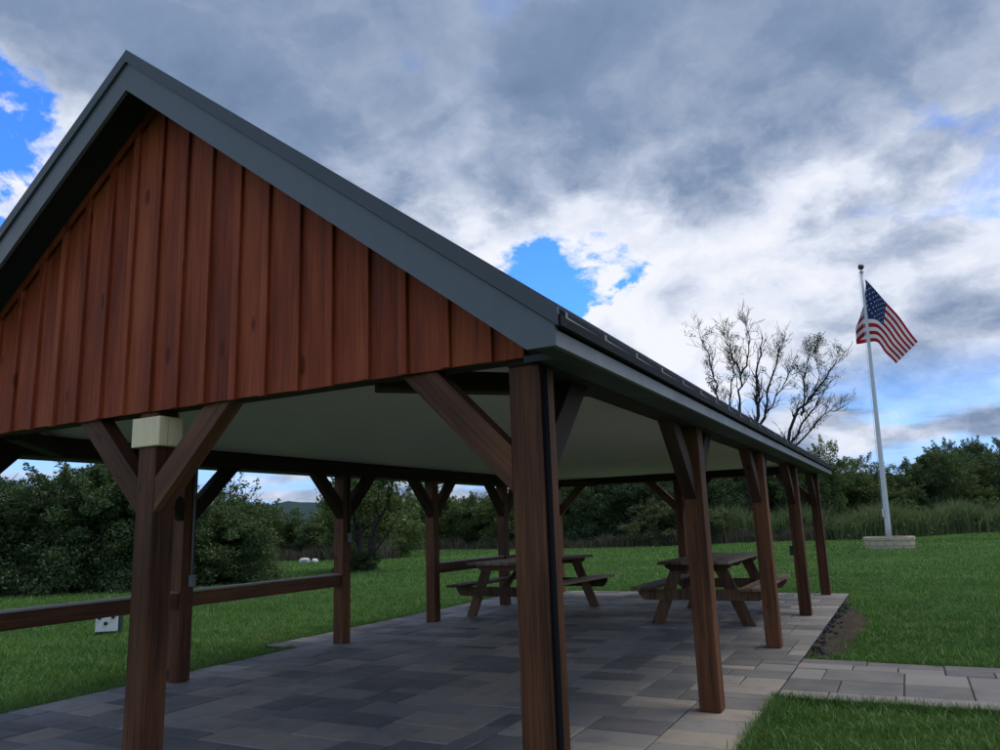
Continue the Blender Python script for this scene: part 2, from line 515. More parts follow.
# ================================================================== SETTING
PX0, PX1, PY0, PY1 = -5.05, 0.33, -0.62, 11.45      # patio
POSTS_R = [0.0, 2.75, 5.58, 8.32, 11.15]
POSTS_L = [0.0, 2.23, 4.57, 6.59, 8.81, 11.15]
XL, XM, LEN, PW = -4.80, -2.385, 11.15, 0.147
Hh = PW / 2

# ground: one sheet to the horizon with a gentle unevenness away from the patio
def ground_z(x, y):
    d = np.hypot(x - 0.0, y - 6.0)
    k = np.clip((d - 9) / 12, 0, 1)
    return -0.045 + k * (0.05 * np.sin(x * .31 + 1.0) * np.cos(y * .23) + .04 * np.sin(y * .55 + x * .2))
ax = np.concatenate([-np.geomspace(2500, 40, 14), np.linspace(-38, 30, 69), np.geomspace(32, 2500, 14)])
ay = np.concatenate([-np.geomspace(2500, 12, 12), np.linspace(-10, 64, 75), np.geomspace(67, 2500, 14)])
gx, gy = np.meshgrid(ax, ay)
gv = np.stack([gx, gy, ground_z(gx, gy)], -1).reshape(-1, 3)
nx = len(ax)
gi = np.arange((len(ay) - 1) * nx).reshape(-1, nx)[:, :-1].ravel()
gf = np.stack([gi, gi + 1, gi + nx + 1, gi + nx], 1)
tag(put('lawn', np_mesh('lawn', gv, gf, True), M_LAWN), kind='structure')

# far hills
def hills(name, dist, h0, seed, az0, az1):
    r = np.random.default_rng(seed)
    n, k = 220, 9
    az = np.radians(np.linspace(az0, az1, n))
    prof = np.zeros(n)
    for fr, am in ((1.3, .35), (3.1, .25), (7, .10), (23, .04), (55, .03)):
        prof += am * np.sin(fr * az * 3 + r.uniform(0, 6))
    prof = h0 * (1 + .55 * prof)
    vs = []
    for j in range(k):
        t = j / (k - 1)
        rad = dist * (1 + .35 * t)
        z = prof * math.sin(t * math.pi / 2) + r.normal(0, .35, n) * (t > 0) - 1 * (t == 0)
        vs.append(np.stack([1.4 + rad * np.sin(az), -2.9 + rad * np.cos(az), z], -1))
    vs = np.concatenate(vs)
    ii = np.arange((k - 1) * n).reshape(-1, n)[:, :-1].ravel()
    me = np_mesh(name, vs, np.stack([ii, ii + 1, ii + n + 1, ii + n], 1), True)
    return tag(put(name, me, M_HILL), kind='structure')
hills('hills', 420, 21, 3, -95, 60)

# ---- pavers
def paver_mesh(w, d, b=.007):
    mb = MB()
    g = .0045
    x0, x1, y0, y1 = g, w - g, g, d - g
    top = 0.0
    rim = [(x0, y0), (x1, y0), (x1, y1), (x0, y1)]
    ins = [(x0 + b, y0 + b), (x1 - b, y0 + b), (x1 - b, y1 - b), (x0 + b, y1 - b)]
    vs = [(x, y, -.05) for x, y in rim] + [(x, y, top - b * .8) for x, y in rim] + [(x, y, top) for x, y in ins]
    fs = [(8, 9, 10, 11)]
    for i in range(4):
        j = (i + 1) % 4
        fs += [(i, j, j + 4, i + 4), (i + 4, j + 4, j + 8, i + 8)]
    mb.add(vs, fs)
    return mb
U = 0.165
def ashlar(x0, y0, nxu, nyu, seed, sizes, allowed=None):
    r = random.Random(seed)
    occ = np.zeros((nyu, nxu), bool)
    if allowed is not None: occ |= ~allowed
    outp = []
    for j in range(nyu):
        for i in range(nxu):
            if occ[j, i]: continue
            cand = [s for s in sizes]
            r.shuffle(cand)
            cand.sort(key=lambda s: -s[2] * r.random())
            done = False
            for w, d, _ in cand + [(2, 1, 0), (1, 2, 0), (1, 1, 0)]:
                if i + w <= nxu and j + d <= nyu and not occ[j:j + d, i:i + w].any():
                    left = 0
                    while i + w + left < nxu and not occ[j, i + w + left]: left += 1
                    if left == 1 and w > 1 and r.random() < .8: continue
                    occ[j:j + d, i:i + w] = True
                    outp.append((x0 + i * U, y0 + j * U, w, d))
                    done = True
                    break
    return outp
nxp = int(round((PX1 - (-5.45)) / U)) + 1
nyp = int(round((PY1 - PY0) / U))
allow = np.ones((nyp, nxp), bool)
J1, J2 = int(round((4.15 - PY0) / U)), int(round((10.6 - PY0) / U))
YSTEP, YEND = PY0 + J1 * U, PY0 + J2 * U
PXL = PX1 - nxp * U                     # leftmost paver edge
for j in range(nyp):
    yy = PY0 + (j + .5) * U
    if yy < YSTEP: allow[j, :3] = False
    if yy > YEND: allow[j, :1] = False
SZ = [(3, 2, 1.3), (2, 2, 1.1), (4, 2, .7), (3, 1, .8), (2, 1, .7), (2, 3, .4)]
pav = ashlar(PXL, PY0, nxp, nyp, 11, SZ, allow)
def pv_dist(p): return (p[0] - 1.38) ** 2 + (p[1] + 2.93) ** 2
def in_view(p):
    d = Vector((p[0] + .3, p[1] + .2, 0)) - CP
    z = d.dot(CF)
    return z > .1 and abs(d.dot(CR) / z) < .70 and d.dot(CU) / z > -.54
pav.sort(key=lambda p: (not in_view(p), pv_dist(p)))
mb = MB()
for j0, j1, xa in ((0, J1, 3), (J1, J2, 0), (J2, nyp, 1)):
    mb.box(PXL + xa * U, PX1, PY0 + j0 * U, PY0 + min(j1, nyp) * U, -.20, -.012)
patio = put('patio', mb.mesh('patio'), M_SAND)
tag(patio, kind='structure')
pcache = {}
def pmesh(w, d):
    if (w, d) not in pcache:
        me = paver_mesh(w * U, d * U).mesh('paver_%d_%d' % (w, d))
        me.materials.append(M_PAVER)
        pcache[w, d] = me
    return pcache[w, d]
rp = random.Random(5)
def jig(x, y):
    return Matrix.Translation((x, y, rp.uniform(-.003, .003))) @ Matrix.Rotation(rp.uniform(-.006, .006), 4, 'X') @ Matrix.Rotation(rp.uniform(-.006, .006), 4, 'Y')
for x, y, w, d in pav[:300]:
    put('paver', pmesh(w, d), None, patio, jig(x, y))
mb = MB()
for x, y, w, d in pav[300:]:
    q = paver_mesh(w * U, d * U)
    dzv = rp.uniform(-.003, .003)
    mb.add([(a + x, b + y, c + dzv) for a, b, c in q.v], q.f)
tag(put('paver_field', mb.mesh('paver_field'), M_PAVER_I, patio), kind='stuff')

# ---- side path leading off the patio
PTY0, PTY1 = 3.36, 4.99
mb = MB(); mb.box(PX1 + .002, 9.0, PTY0, PTY1, -.20, -.014)
path = put('path', mb.mesh('path'), M_SAND)
tag(path, kind='structure')
U0 = U
rows = [(PTY0, .24, .62), (PTY0 + .24, .46, .46), (PTY0 + .70, .46, .60), (PTY0 + 1.16, .23, .48), (PTY0 + 1.39, .24, .62)]
rr = random.Random(4)
mcache = {}
for y, d, wv in rows:
    x = PX1 + .004
    first = True
    while x < 8.9:
        w = wv * rr.choice((.75, 1, 1, 1.25)) if not first else wv * rr.uniform(.4, 1)
        w = round(w / .05) * .05
        w = max(.2, min(w, 8.98 - x)) if 8.98 - x > .2 else 8.98 - x
        first = False
        key = (round(w, 3), round(d, 3))
        if key not in mcache:
            me = paver_mesh(w, d).mesh('path_paver'); me.materials.append(M_PAVER_P); mcache[key] = me
        put('paver', mcache[key], None, path, jig(x, y))
        x += w

# ---- bare soil along the unfinished patio edge
th = np.linspace(0, 2 * math.pi, 40, endpoint=False)
sx = .33 + .17 + .23 * np.cos(th) * (1 + .15 * np.sin(3 * th + 1) + .1 * np.sin(7 * th))
sy = 7.35 + 2.2 * np.sin(th) * (1 + .06 * np.sin(5 * th))
ring = np.stack([np.maximum(sx, .30), sy, np.full(40, -.036)], -1)
inner = ring * 1.0
inner[:, 0] = .58 + (ring[:, 0] - .58) * .55
inner[:, 1] = 7.55 + (ring[:, 1] - 7.55) * .6
inner[:, 2] = -.015 + rng.normal(0, .008, 40)
cen = np.array([[.58, 7.55, -.012]])
vs = np.concatenate([ring, inner, cen])
fs = []
for i in range(40):
    j = (i + 1) % 40
    fs += [(i, j, 40 + j), (i, 40 + j, 40 + i), (40 + i, 40 + j, 80)]
tag(put('soil', np_mesh('soil', vs, np.array(fs), True), M_SOIL), kind='structure')

# ================================================================== PAVILION
pv = empty('pavilion', (XM, LEN / 2, 0))
tag(pv, 'open timber picnic pavilion with red board gable and charcoal metal roof on the stone patio', 'pavilion')
def timber(name, p0, p1, w, h, mat, parent=pv, b=.006, up=(0, 0, 1)):
    """chamfered box running from p0 to p1, width w (sideways), height h (along up); local Z is the grain"""
    p0, p1 = Vector(p0), Vector(p1)
    d = p1 - p0
    L = d.length
    z = d.normalized()
    x = Vector(up).cross(z)
    if x.length < 1e-5: x = Vector((1, 0, 0))
    x.normalize()
    y = z.cross(x)
    M = Matrix(((x.x, y.x, z.x, p0.x), (x.y, y.y, z.y, p0.y), (x.z, y.z, z.z, p0.z), (0, 0, 0, 1)))
    mb = MB(); mb.bbox(-w / 2, w / 2, -h / 2, h / 2, 0, L, b)
    return put(name, mb.mesh(name), mat, parent, M)
ZB0, ZB1, ZF0 = 1.987, 2.148, 2.024
posts = {}
def post(key, x, y):
    mb = MB(); mb.bbox(-Hh, Hh, -Hh, Hh, 0, (ZF0 if key[0] in 'FB' else ZB0) - .001, .006)
    o = put('post', mb.mesh('post'), M_POST, pv, Matrix.Translation((x, y, .001)) @ Matrix.Rotation(random.uniform(-.006, .006), 4, 'Z'))
    posts[key] = o
    return o
for i, y in enumerate(POSTS_R): post(('R', i), 0, y)
for i, y in enumerate(POSTS_L): post(('L', i), XL, y)
post(('F', 0), -2.376, 0)
post(('B', 0), -2.335, LEN)
# plate beams: long sides run through, ends butt between them
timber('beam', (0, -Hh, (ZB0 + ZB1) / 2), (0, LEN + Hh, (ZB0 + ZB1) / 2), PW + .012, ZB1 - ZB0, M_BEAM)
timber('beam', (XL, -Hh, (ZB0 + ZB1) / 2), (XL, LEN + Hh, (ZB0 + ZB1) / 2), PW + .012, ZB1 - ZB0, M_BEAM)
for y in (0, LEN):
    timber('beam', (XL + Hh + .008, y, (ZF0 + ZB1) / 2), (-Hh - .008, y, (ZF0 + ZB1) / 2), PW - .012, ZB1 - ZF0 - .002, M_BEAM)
# knee braces: mitred prisms
def brace(x, y, dx, dy, run=.43, w=.135, t=.095, mat=None, zt=ZB0 - .002, off=0.0):
    """from the post face at (x,y) rising in direction (dx,dy) to the beam"""
    s = Hh + .0005
    q = w * math.sqrt(2)
    poly = [(0, zt - run - q * .5), (0, zt - run + q * .5), (run - q * .5, zt), (run + q * .5, zt)]
    L = math.hypot(run, run)
    # local: grain along the brace
    mb = MB()
    c = math.sqrt(.5)
    zb = zt - run
    vs = []
    for side in (-t / 2, t / 2):
        for u, v in poly:
            du, dv = u, v - zb
            vs.append((side, (-du + dv) * c, (du + dv) * c))
    mb.add(vs, [(0, 1, 2, 3), (7, 6, 5, 4), (0, 4, 5, 1), (1, 5, 6, 2), (2, 6, 7, 3), (3, 7, 4, 0)])
    me = mb.mesh('brace')
    d = Vector((dx, dy, 0))
    zax = (d + Vector((0, 0, 1))).normalized()
    yax = (-d + Vector((0, 0, 1))).normalized()
    xax = yax.cross(zax)
    o = Vector((x, y, zb)) + d * s + (Vector((off, 0, 0)) if dx == 0 else Vector((0, off, 0)))
    M = Matrix(((xax.x, yax.x, zax.x, o.x), (xax.y, yax.y, zax.y, o.y), (xax.z, yax.z, zax.z, o.z), (0, 0, 0, 1)))
    return put('brace', me, mat or M_BRACE, pv, M)
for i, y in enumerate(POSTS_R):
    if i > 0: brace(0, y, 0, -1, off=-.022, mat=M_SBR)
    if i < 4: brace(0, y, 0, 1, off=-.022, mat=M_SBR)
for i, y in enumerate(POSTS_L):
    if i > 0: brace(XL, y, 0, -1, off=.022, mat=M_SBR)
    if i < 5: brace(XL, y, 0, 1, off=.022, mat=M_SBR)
for y in (0, LEN):
    of = -.022 if y == 0 else .022
    brace(0, y, -1, 0, zt=ZF0 - .002, run=.47, off=of)
    brace(XL, y, 1, 0, zt=ZF0 - .002, run=.47, off=of)
for px, y in ((-2.376, 0), (-2.335, LEN)):
    of = -.022 if y == 0 else .022
    brace(px, y, -1, 0, zt=ZF0 - .002, run=.47, off=of)
    brace(px, y, 1, 0, zt=ZF0 - .002, run=.47, off=of)
# corner ties lying flat across the corners
for cx, cy, sx_, sy_ in ((0, 0, -1, 1), (XL, 0, 1, 1), (0, LEN, -1, -1), (XL, LEN, 1, -1)):
    a = .88
    timber('corner_tie', (cx + sx_ * a, cy + sy_ * .06, 2.045), (cx + sx_ * .06, cy + sy_ * a, 2.045), .10, .105, M_BEAM)
# rails along the left side, leaving the opening between the third and fourth posts
for a, b in ((0, 1), (1, 2), (3, 4), (4, 5)):
    timber('rail', (XL, POSTS_L[a] + Hh + .001, .7245), (XL, POSTS_L[b] - Hh - .001, .7245), .085, .128, M_BRACE)
    timber('added_rail_top_strip', (XL, POSTS_L[a] + Hh + .002, .80), (XL, POSTS_L[b] - Hh - .002, .80), .125, .020, M_CAP)  # thin strip added for the weathered, sky-lit top of the rail

# ceiling
mb = MB()
mb.box(XL + .09, -.09, .09, LEN - .09, 2.160, 2.175)
ceil = put('ceiling', mb.mesh('ceiling'), M_SOFFIT, pv)
nS = 9
cw, cl_ = (-.09 - XL - .09) / 2, (LEN - .18) / nS
for a_ in range(2):
    for b_ in range(nS):
        mb = MB(); mb.bbox(.002, cw - .002, .002, cl_ - .002, 0, .0085, .0015)
        put('ceiling_panel', mb.mesh('ceiling_panel'), M_CEIL, ceil, Matrix.Translation((XL + .09 + a_ * cw, .09 + b_ * cl_, 2.151 + random.uniform(0, .0008))))

# roof
RZ, SL, EX = 4.13, .757, .292
YF, YB = -.347, LEN + .347
def rz(x): return RZ - SL * abs(x - XM)
RW = EX - XM
for sgn in (1, -1):
    mb = MB()
    e = XM + sgn * RW
    mb.prism([(XM, RZ), (e, rz(e)), (e, rz(e) - .028), (XM, RZ - .035)], YF - .012, YB + .012)
    roof = put('roof_slope', mb.mesh('roof_slope'), M_ROOF, pv)
    y = YF + .055
    while y < YB:
        mb = MB()
        e2 = e + sgn * .008
        mb.prism([(XM + sgn * .02, rz(XM) - .012 + .022), (e2, rz(e2) + .024), (e2, rz(e2) - .002), (XM + sgn * .02, rz(XM) - .02)], y - .011, y + .011)
        put('seam', mb.mesh('seam'), M_ROOF, roof)
        y += .437
    # dark drip edge running along the eave
    mb = MB()
    zr = rz(e)
    mb.prism([(e + sgn * .003, zr - .002), (e + sgn * .010, zr - .008), (e + sgn * .010, zr - .046), (e - sgn * .016, zr - .046), (e - sgn * .016, zr - .030)], YF - .010, YB + .010)
    put('drip_edge', mb.mesh('drip_edge'), M_DRIP, roof)
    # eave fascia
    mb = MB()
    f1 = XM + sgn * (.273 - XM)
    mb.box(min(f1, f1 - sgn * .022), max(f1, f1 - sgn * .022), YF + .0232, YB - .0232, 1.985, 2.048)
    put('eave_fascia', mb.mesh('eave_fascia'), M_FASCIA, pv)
    # eave soffit
    mb = MB()
    xi = XM + sgn * (.085 - XM)
    mb.box(min(xi, f1 - sgn * .024), max(xi, f1 - sgn * .024), -.096, LEN + .096, 1.992, 2.006)
    xo = XM + sgn * (.155 - XM)
    for ya_, yb_ in ((YF + .024, -.1046), (LEN + .098, YB - .024)):
        mb.box(min(xo, f1 - sgn * .024), max(xo, f1 - sgn * .024), ya_, yb_, 1.9925, 2.0055)
    put('soffit', mb.mesh('soffit'), M_SOFFIT, pv)
    for yf, yb, sg in ((YF, YF + .022, -1), (YB - .022, YB, 1)):
        # rake fascia and the folded metal edge above it
        mb = MB()
        xb = XM + sgn * (RZ - .228 - 1.985) / SL
        fx = f1
        mb.prism([(XM, RZ - .052), (fx, rz(fx) - .052), (fx, 1.985), (xb, 1.985), (XM, RZ - .228)], yf, yb)
        fas = put('rake_fascia', mb.mesh('rake_fascia'), M_TRIM, pv)
        mb = MB()
        ya, yc = (yf - .016, yf - .002) if sg < 0 else (yb + .002, yb + .016)
        mb.prism([(XM, RZ + .026), (e, rz(e) + .026), (e, rz(e) - .048), (XM, RZ - .052)], ya, yc)
        put('rake_edge', mb.mesh('rake_edge'), M_EDGE, fas)
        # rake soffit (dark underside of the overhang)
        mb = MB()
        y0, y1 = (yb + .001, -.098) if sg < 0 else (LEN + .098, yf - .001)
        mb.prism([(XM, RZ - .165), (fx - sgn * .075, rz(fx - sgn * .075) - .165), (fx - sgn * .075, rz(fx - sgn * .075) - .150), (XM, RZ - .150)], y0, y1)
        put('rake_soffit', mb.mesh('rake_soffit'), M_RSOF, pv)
mb = MB()
mb.prism([(XM - .12, rz(.12 + XM) + .026), (XM, RZ + .024), (XM + .12, rz(.12 + XM) + .026), (XM + .12, rz(.12 + XM) + .018), (XM, RZ + .016), (XM - .12, rz(XM + .12) + .018)], YF, YB)
put('ridge_cap', mb.mesh('ridge_cap'), M_ROOF, pv)

for sx0 in (0.018, XL - .238):
    mb = MB(); mb.box(sx0, sx0 + .220, -.1045, -.0985, 1.9915, 2.02)
    put('closure', mb.mesh('closure'), M_SOFFIT, pv)
# gables: backing wall, boards and battens, each a piece of its own
ZS = 2.018
for yq, sg in ((-.078, -1), (LEN + .078, 1)):
    mb = MB()
    hw = 2.40
    topz = lambda x: rz(x) - .168
    mb.prism([(XM - hw, ZS + .01), (XM - hw, topz(XM - hw)), (XM, topz(XM)), (XM + hw, topz(XM + hw)), (XM + hw, ZS + .01)], min(yq, yq - sg * .016), max(yq, yq - sg * .016))
    wall = put('gable_wall', mb.mesh('gable_wall'), M_SIDE, pv)
    sp = .2205
    k0 = -2.332 - sp * 11
    def piece(name, xa, xb, ya, yb, zlow):
        """vertical board clipped by the roof slope; local Z along the grain"""
        xa, xb = max(xa, XM - hw), min(xb, XM + hw)
        if xb - xa < .02: return
        c = .003
        xs = [xa, xb] if not (xa < XM < xb) else [xa, XM, xb]
        tops = [topz(x) - .004 for x in xs]
        if min(tops) < zlow + .01: 
            tops = [max(t, zlow + .012) for t in tops]
        n = len(xs)
        mid = (xa + xb) / 2
        front = ya if sg < 0 else yb
        back = yb if sg < 0 else ya
        poly = [(xs[0] - mid, 0)] + [(xs[i] - mid, tops[i] - zlow) for i in range(n)] + [(xs[-1] - mid, 0)]
        mbp = MB()
        m = len(poly)
        cxm = 0
        def shr(u): return u - math.copysign(c, u) if abs(u) > 1e-6 else u
        fr = [(shr(u), front - yq, v) for u, v in poly]
        fr2 = [(u, front - sg * c - yq, v) for u, v in poly]
        bk = [(u, back - yq, v) for u, v in poly]
        vs = fr + fr2 + bk
        fs = [tuple(range(m)), tuple(range(3 * m - 1, 2 * m - 1, -1))]
        for i in range(m):
            j = (i + 1) % m
            fs += [(i, j, j + m, i + m), (i + m, j + m, j + 2 * m, i + 2 * m)]
        mbp.add(vs, fs)
        put(name, mbp.mesh(name), M_SIDE, wall, Matrix.Translation((mid, yq, zlow)))
    for k in range(23):
        xr = k0 + sp * k + random.uniform(-.006, .006)          # right edge of batten k
        ydep = .017
        d0, d1 = (yq - ydep, yq - .0005) if sg < 0 else (yq + .0005, yq + ydep)
        piece('board', k0 + sp * k - .020, k0 + sp * (k + 1) - .024, d0, d1, ZS + random.uniform(-.004, .004))
        t0 = ydep + .0005
        d0, d1 = (yq - ydep - .022, yq - t0) if sg < 0 else (yq + t0, yq + ydep + .022)
        piece('batten', xr - .048, xr, d0, d1, ZS - .003 + random.uniform(-.004, .004))

    for sgn in (1, -1):                               # sloping frieze board under the rake
        xa_, xb_ = XM, XM + sgn * 2.26
        d0, d1 = (yq - .050, yq - .0402) if sg < 0 else (yq + .0402, yq + .050)
        mb = MB(); mb.prism([(xa_, topz(xa_) + .002), (xb_, topz(xb_) + .002), (xb_, topz(xb_) - .052), (xa_, topz(xa_) - .052)], d0, d1)
        put('frieze_board', mb.mesh('frieze_board'), M_SIDE, wall)

# boxed end seen at the head of the centre post
mb = MB(); mb.bbox(-.116, .116, 0, .16, 0, .165, .004)
box = put('beam_box', mb.mesh('beam_box'), M_PALE, pv, Matrix.Translation((-2.372, -.096, 1.822)))
tag(box, 'pale unstained wooden box at the head of the centre post')

# wiring on the posts
def conduit(key, x, y, z0, z1, r=.011, name='conduit', mat=M_BLACK):
    mb = MB(); mb.tube([(0, 0, z0), (0, 0, z1)], r, 8)
    return put(name, mb.mesh(name, True), mat, posts[key], Matrix.Translation((x, y, 0)))
def outlet(key, x, y, z, w=.06, d=.045, h=.11, mat=M_GREYBOX):
    mb = MB(); mb.bbox(-w / 2, w / 2, -d / 2, d / 2, -h / 2, h / 2, .006)
    put('outlet_box', mb.mesh('outlet_box'), mat, posts[key], Matrix.Translation((x, y, z)))
conduit(('L', 1), XL + Hh + .013, POSTS_L[1] + .03, .95, ZB0, mat=M_GREYBOX)
outlet(('L', 1), XL + Hh + .024, POSTS_L[1] + .03, .90, .045, .06, .11)
conduit(('L', 2), XL + Hh + .013, POSTS_L[2] + .02, 1.29, ZB0, mat=M_BLACK)
outlet(('L', 2), XL + Hh + .024, POSTS_L[2] + .02, 1.23, .045, .05, .11)
outlet(('R', 3), -Hh - .024, POSTS_R[3] - .01, .845, .045, .09, .13, M_DGREEN)
mb = MB(); mb.bbox(0, .014, -.022, .022, 0, ZB0 - .01, .004)
put('cable_cover', mb.mesh('cable_cover'), M_CABLE, posts['R', 0], Matrix.Translation((Hh + .001, -.046, .006)))

# ================================================================== PICNIC TABLES
def picnic_table(loc, rot, label):
    r = empty('picnic_table', loc, rot)
    tag(r, label, 'picnic table', 'picnic tables under the pavilion')
    B = WM[r.name]
    def pc(name, p0, p1, w, h, mat, up=(0, 0, 1)):
        p0 = B @ Vector(p0); p1 = B @ Vector(p1); u = B.to_3x3() @ Vector(up)
        return timber(name, p0, p1, w, h, mat, r, .004, u)
    Lh = 1.19
    zt = .79
    zbn = .475
    nb = 6
    wb = .90 / nb
    for i in range(nb):
        x = -.45 + wb * (i + .5)
        pc('tabletop_plank', (x, -Lh + random.uniform(-.006, .006), zt - .019), (x, Lh + random.uniform(-.006, .006), zt - .019 + random.uniform(-.002, .002)), wb - .008, .038, M_TABLE)
    for s in (-1, 1):
        for i in range(2):
            x = s * (.545 + .14 * (i + .5))
            pc('bench_plank', (x, -Lh + random.uniform(-.006, .006), zbn - .019), (x, Lh + random.uniform(-.006, .006), zbn - .019), .132, .038, M_TABLE)
    for e, y in ((-1, -.93), (1, .93)):
        # chamfered cleat under the top and long bearer under the benches
        for nm, hx, zz, hh in (('top_cleat', .42, zt - .040, .088), ('bench_bearer', .80, zbn - .040, .135)):
            mb = MB()
            poly = [(-hx, zz), (hx, zz), (hx, zz - hh * .42), (hx - .075, zz - hh), (-hx + .075, zz - hh), (-hx, zz - hh * .42)]
            yo = y + e * .0
            mb.prism(poly, yo - .019, yo + .019)
            put(nm, mb.mesh(nm), M_TABLEF, r, B)
        for s in (-1, 1):
            # splayed leg, cut flat at the floor and under the top
            yl = y - e * .0385
            xt, xbm = s * .255, s * .575
            hw_ = .080
            mb = MB()
            mb.prism([(xbm - hw_, .002), (xbm + hw_, .002), (xt + hw_, zt - .041), (xt - hw_, zt - .041)], yl - .019, yl + .019)
            put('leg', mb.mesh('leg'), M_TABLEF, r, B)
    for e in (-1, 1):
        mb = MB()
        a, b_ = (0, e * .885, .40), (0, e * .30, zt - .045)
        pc('diagonal_brace', a, b_, .088, .038, M_TABLEF, (0, 0, 1))
    mb = MB(); mb.prism([(-.40, zt - .041), (.40, zt - .041), (.33, zt - .12), (-.33, zt - .12)], -.019, .019)
    put('top_cleat', mb.mesh('top_cleat'), M_TABLEF, r, B)
    return r
picnic_table((-1.085, 7.97, .001), R(0), 'weathered wooden picnic table standing beside the right-hand row of posts')
picnic_table((-3.88, 8.05, .001), R(-5), 'weathered wooden picnic table standing next to the side rail')

# ================================================================== FLAGPOLE, FLAG, PLANTER
FP = Vector((.62, 28.6, -.03))
fpole = empty('flagpole', FP)
tag(fpole, 'tall tapered white flagpole rising from a round stone planter on the lawn', 'flagpole')
mb = MB(); mb.tube([(0, 0, z) for z in np.linspace(0, 10.45, 12)], [.105 - .058 * i / 11 for i in range(12)], 16)
LEAN = Matrix.Rotation(R(1.35), 4, 'Y')
put('pole', mb.mesh('pole', True), M_POLE, fpole, Matrix.Translation(FP) @ LEAN)
mb = MB(); mb.lathe([(.02, 10.44), (.075, 10.46), (.085, 10.50), (.05, 10.54), (.04, 10.60)], 16)
put('truck', mb.mesh('truck', True), M_POLE, fpole, Matrix.Translation(FP) @ LEAN)
mb = MB(); mb.lathe([(.112 * math.sin(a) + .002, 10.70 - .112 * math.cos(a)) for a in np.linspace(.15, math.pi - .02, 10)], 16)
put('ball', mb.mesh('ball', True), M_GOLD, fpole, Matrix.Translation(FP) @ LEAN)
mb = MB(); mb.tube([(-.13, -.02, 1.2), (-.115, -.02, 5), (-.09, -.02, 10.45)], .006, 5)
put('halyard', mb.mesh('halyard', True), M_POLE, fpole, Matrix.Translation(FP) @ LEAN)
mb = MB(); mb.bbox(-.03, .03, -.10, 0, 1.15, 1.45, .01)
put('cleat', mb.mesh('cleat'), M_POLE, fpole, Matrix.Translation(FP + Vector((-.08, -.06, 0))))

# planter ring of blocks
pl = empty('stone_planter', (FP.x, FP.y, -.05))
tag(pl, 'low round planter of pale stone blocks at the foot of the flagpole', 'planter')
NBK = 18
for c, (r0, z0) in enumerate(((.80, 0.0), (.83, .185), (.86, .37))):
    hB = .18 if c < 2 else .10
    nb = NBK
    mb = MB()
    a = math.pi / nb - .003
    seg = [(-a + 2 * a * i / 3) for i in range(4)]
    vs = []
    for zz in (0, hB):
        for rr_ in (r0, r0 - .2):
            for s_ in seg: vs.append((rr_ * math.cos(s_), rr_ * math.sin(s_), zz))
    fs = [(0, 1, 5, 4), (1, 2, 6, 5), (2, 3, 7, 6), (8, 12, 13, 9), (9, 13, 14, 10), (10, 14, 15, 11),
          (0, 8, 9, 1), (1, 9, 10, 2), (2, 10, 11, 3), (4, 5, 13, 12), (5, 6, 14, 13), (6, 7, 15, 14), (0, 4, 12, 8), (3, 11, 15, 7)]
    mb.add(vs, fs)
    me = mb.mesh('block'); me.materials.append(M_STONE)
    for k in range(nb):
        put('block', me, None, pl, Matrix.Translation((FP.x, FP.y, -.05 + z0)) @ Matrix.Rotation(2 * math.pi * (k + .5 * (c % 2)) / nb + random.uniform(-.01, .01), 4, 'Z') @ Matrix.Translation((random.uniform(-.004, .004), 0, 0)))
mb = MB(); mb.lathe([(.66, 0), (.66, .40), (.3, .43), (.0, .44)], 24)
put('soil_fill', mb.mesh('soil_fill', True), M_SOIL, pl, Matrix.Translation((FP.x, FP.y, -.05)))

# flag: cloth grid hanging and blown to the right, one fold swinging behind the pole
def flag_mat():
    m = bpy.data.materials.new('flag_cloth')
    m.use_nodes = True
    t = NT(m.node_tree); t.n.clear()
    o = t.new('ShaderNodeOutputMaterial')
    uv = t.new('ShaderNodeUVMap').outputs[0]
    s = t.new('ShaderNodeSeparateXYZ'); t.put(s.inputs[0], uv)
    u, v = s.outputs[0], s.outputs[1]                 # v = 0 at the top
    st = t.math('MODULO', t.math('FLOOR', t.math('MULTIPLY', v, 12.9999)), 2.0)
    col = t.mix(st, (.36, .022, .040), (.72, .70, .70))
    inu = t.math('LESS_THAN', u, .40); inv_ = t.math('LESS_THAN', v, 7 / 13)
    # fifty stars: staggered dots
    gu = t.math('MULTIPLY', u, 12 / .40); gv_ = t.math('MULTIPLY', v, 10 / (7 / 13))
    ru = t.math('ROUND', gu); rv = t.math('ROUND', gv_)
    du = t.math('SUBTRACT', gu, ru); dv = t.math('SUBTRACT', gv_, rv)
    d2 = t.math('SQRT', t.math('ADD', t.math('MULTIPLY', du, du), t.math('MULTIPLY', dv, dv)))
    par = t.math('MODULO', t.math('ADD', ru, rv), 2.0)
    ins = t.math('MULTIPLY', t.math('MULTIPLY', t.math('GREATER_THAN', ru, .5), t.math('LESS_THAN', ru, 11.5)),
                 t.math('MULTIPLY', t.math('GREATER_THAN', rv, .5), t.math('LESS_THAN', rv, 9.5)))
    star = t.math('MULTIPLY', t.math('MULTIPLY', t.math('LESS_THAN', d2, .23), t.math('LESS_THAN', par, .5)), ins)
    can = t.mix(star, (.028, .045, .125), (.5, .5, .54))
    col = t.mix(t.math('MULTIPLY', inu, inv_), col, can)
    d = t.new('ShaderNodeBsdfDiffuse'); t.put(d.inputs[0], col)
    tr = t.new('ShaderNodeBsdfTranslucent'); t.put(tr.inputs[0], col)
    mx = t.new('ShaderNodeMixShader'); mx.inputs[0].default_value = .42
    t.t.links.new(d.outputs[0], mx.inputs[1]); t.t.links.new(tr.outputs[0], mx.inputs[2])
    t.t.links.new(mx.outputs[0], o.inputs[0])
    return m
nu, nv = 56, 30
vs = np.zeros((nv + 1, nu + 1, 3)); uvs = np.zeros((nv + 1, nu + 1, 2))
HO = 2.15
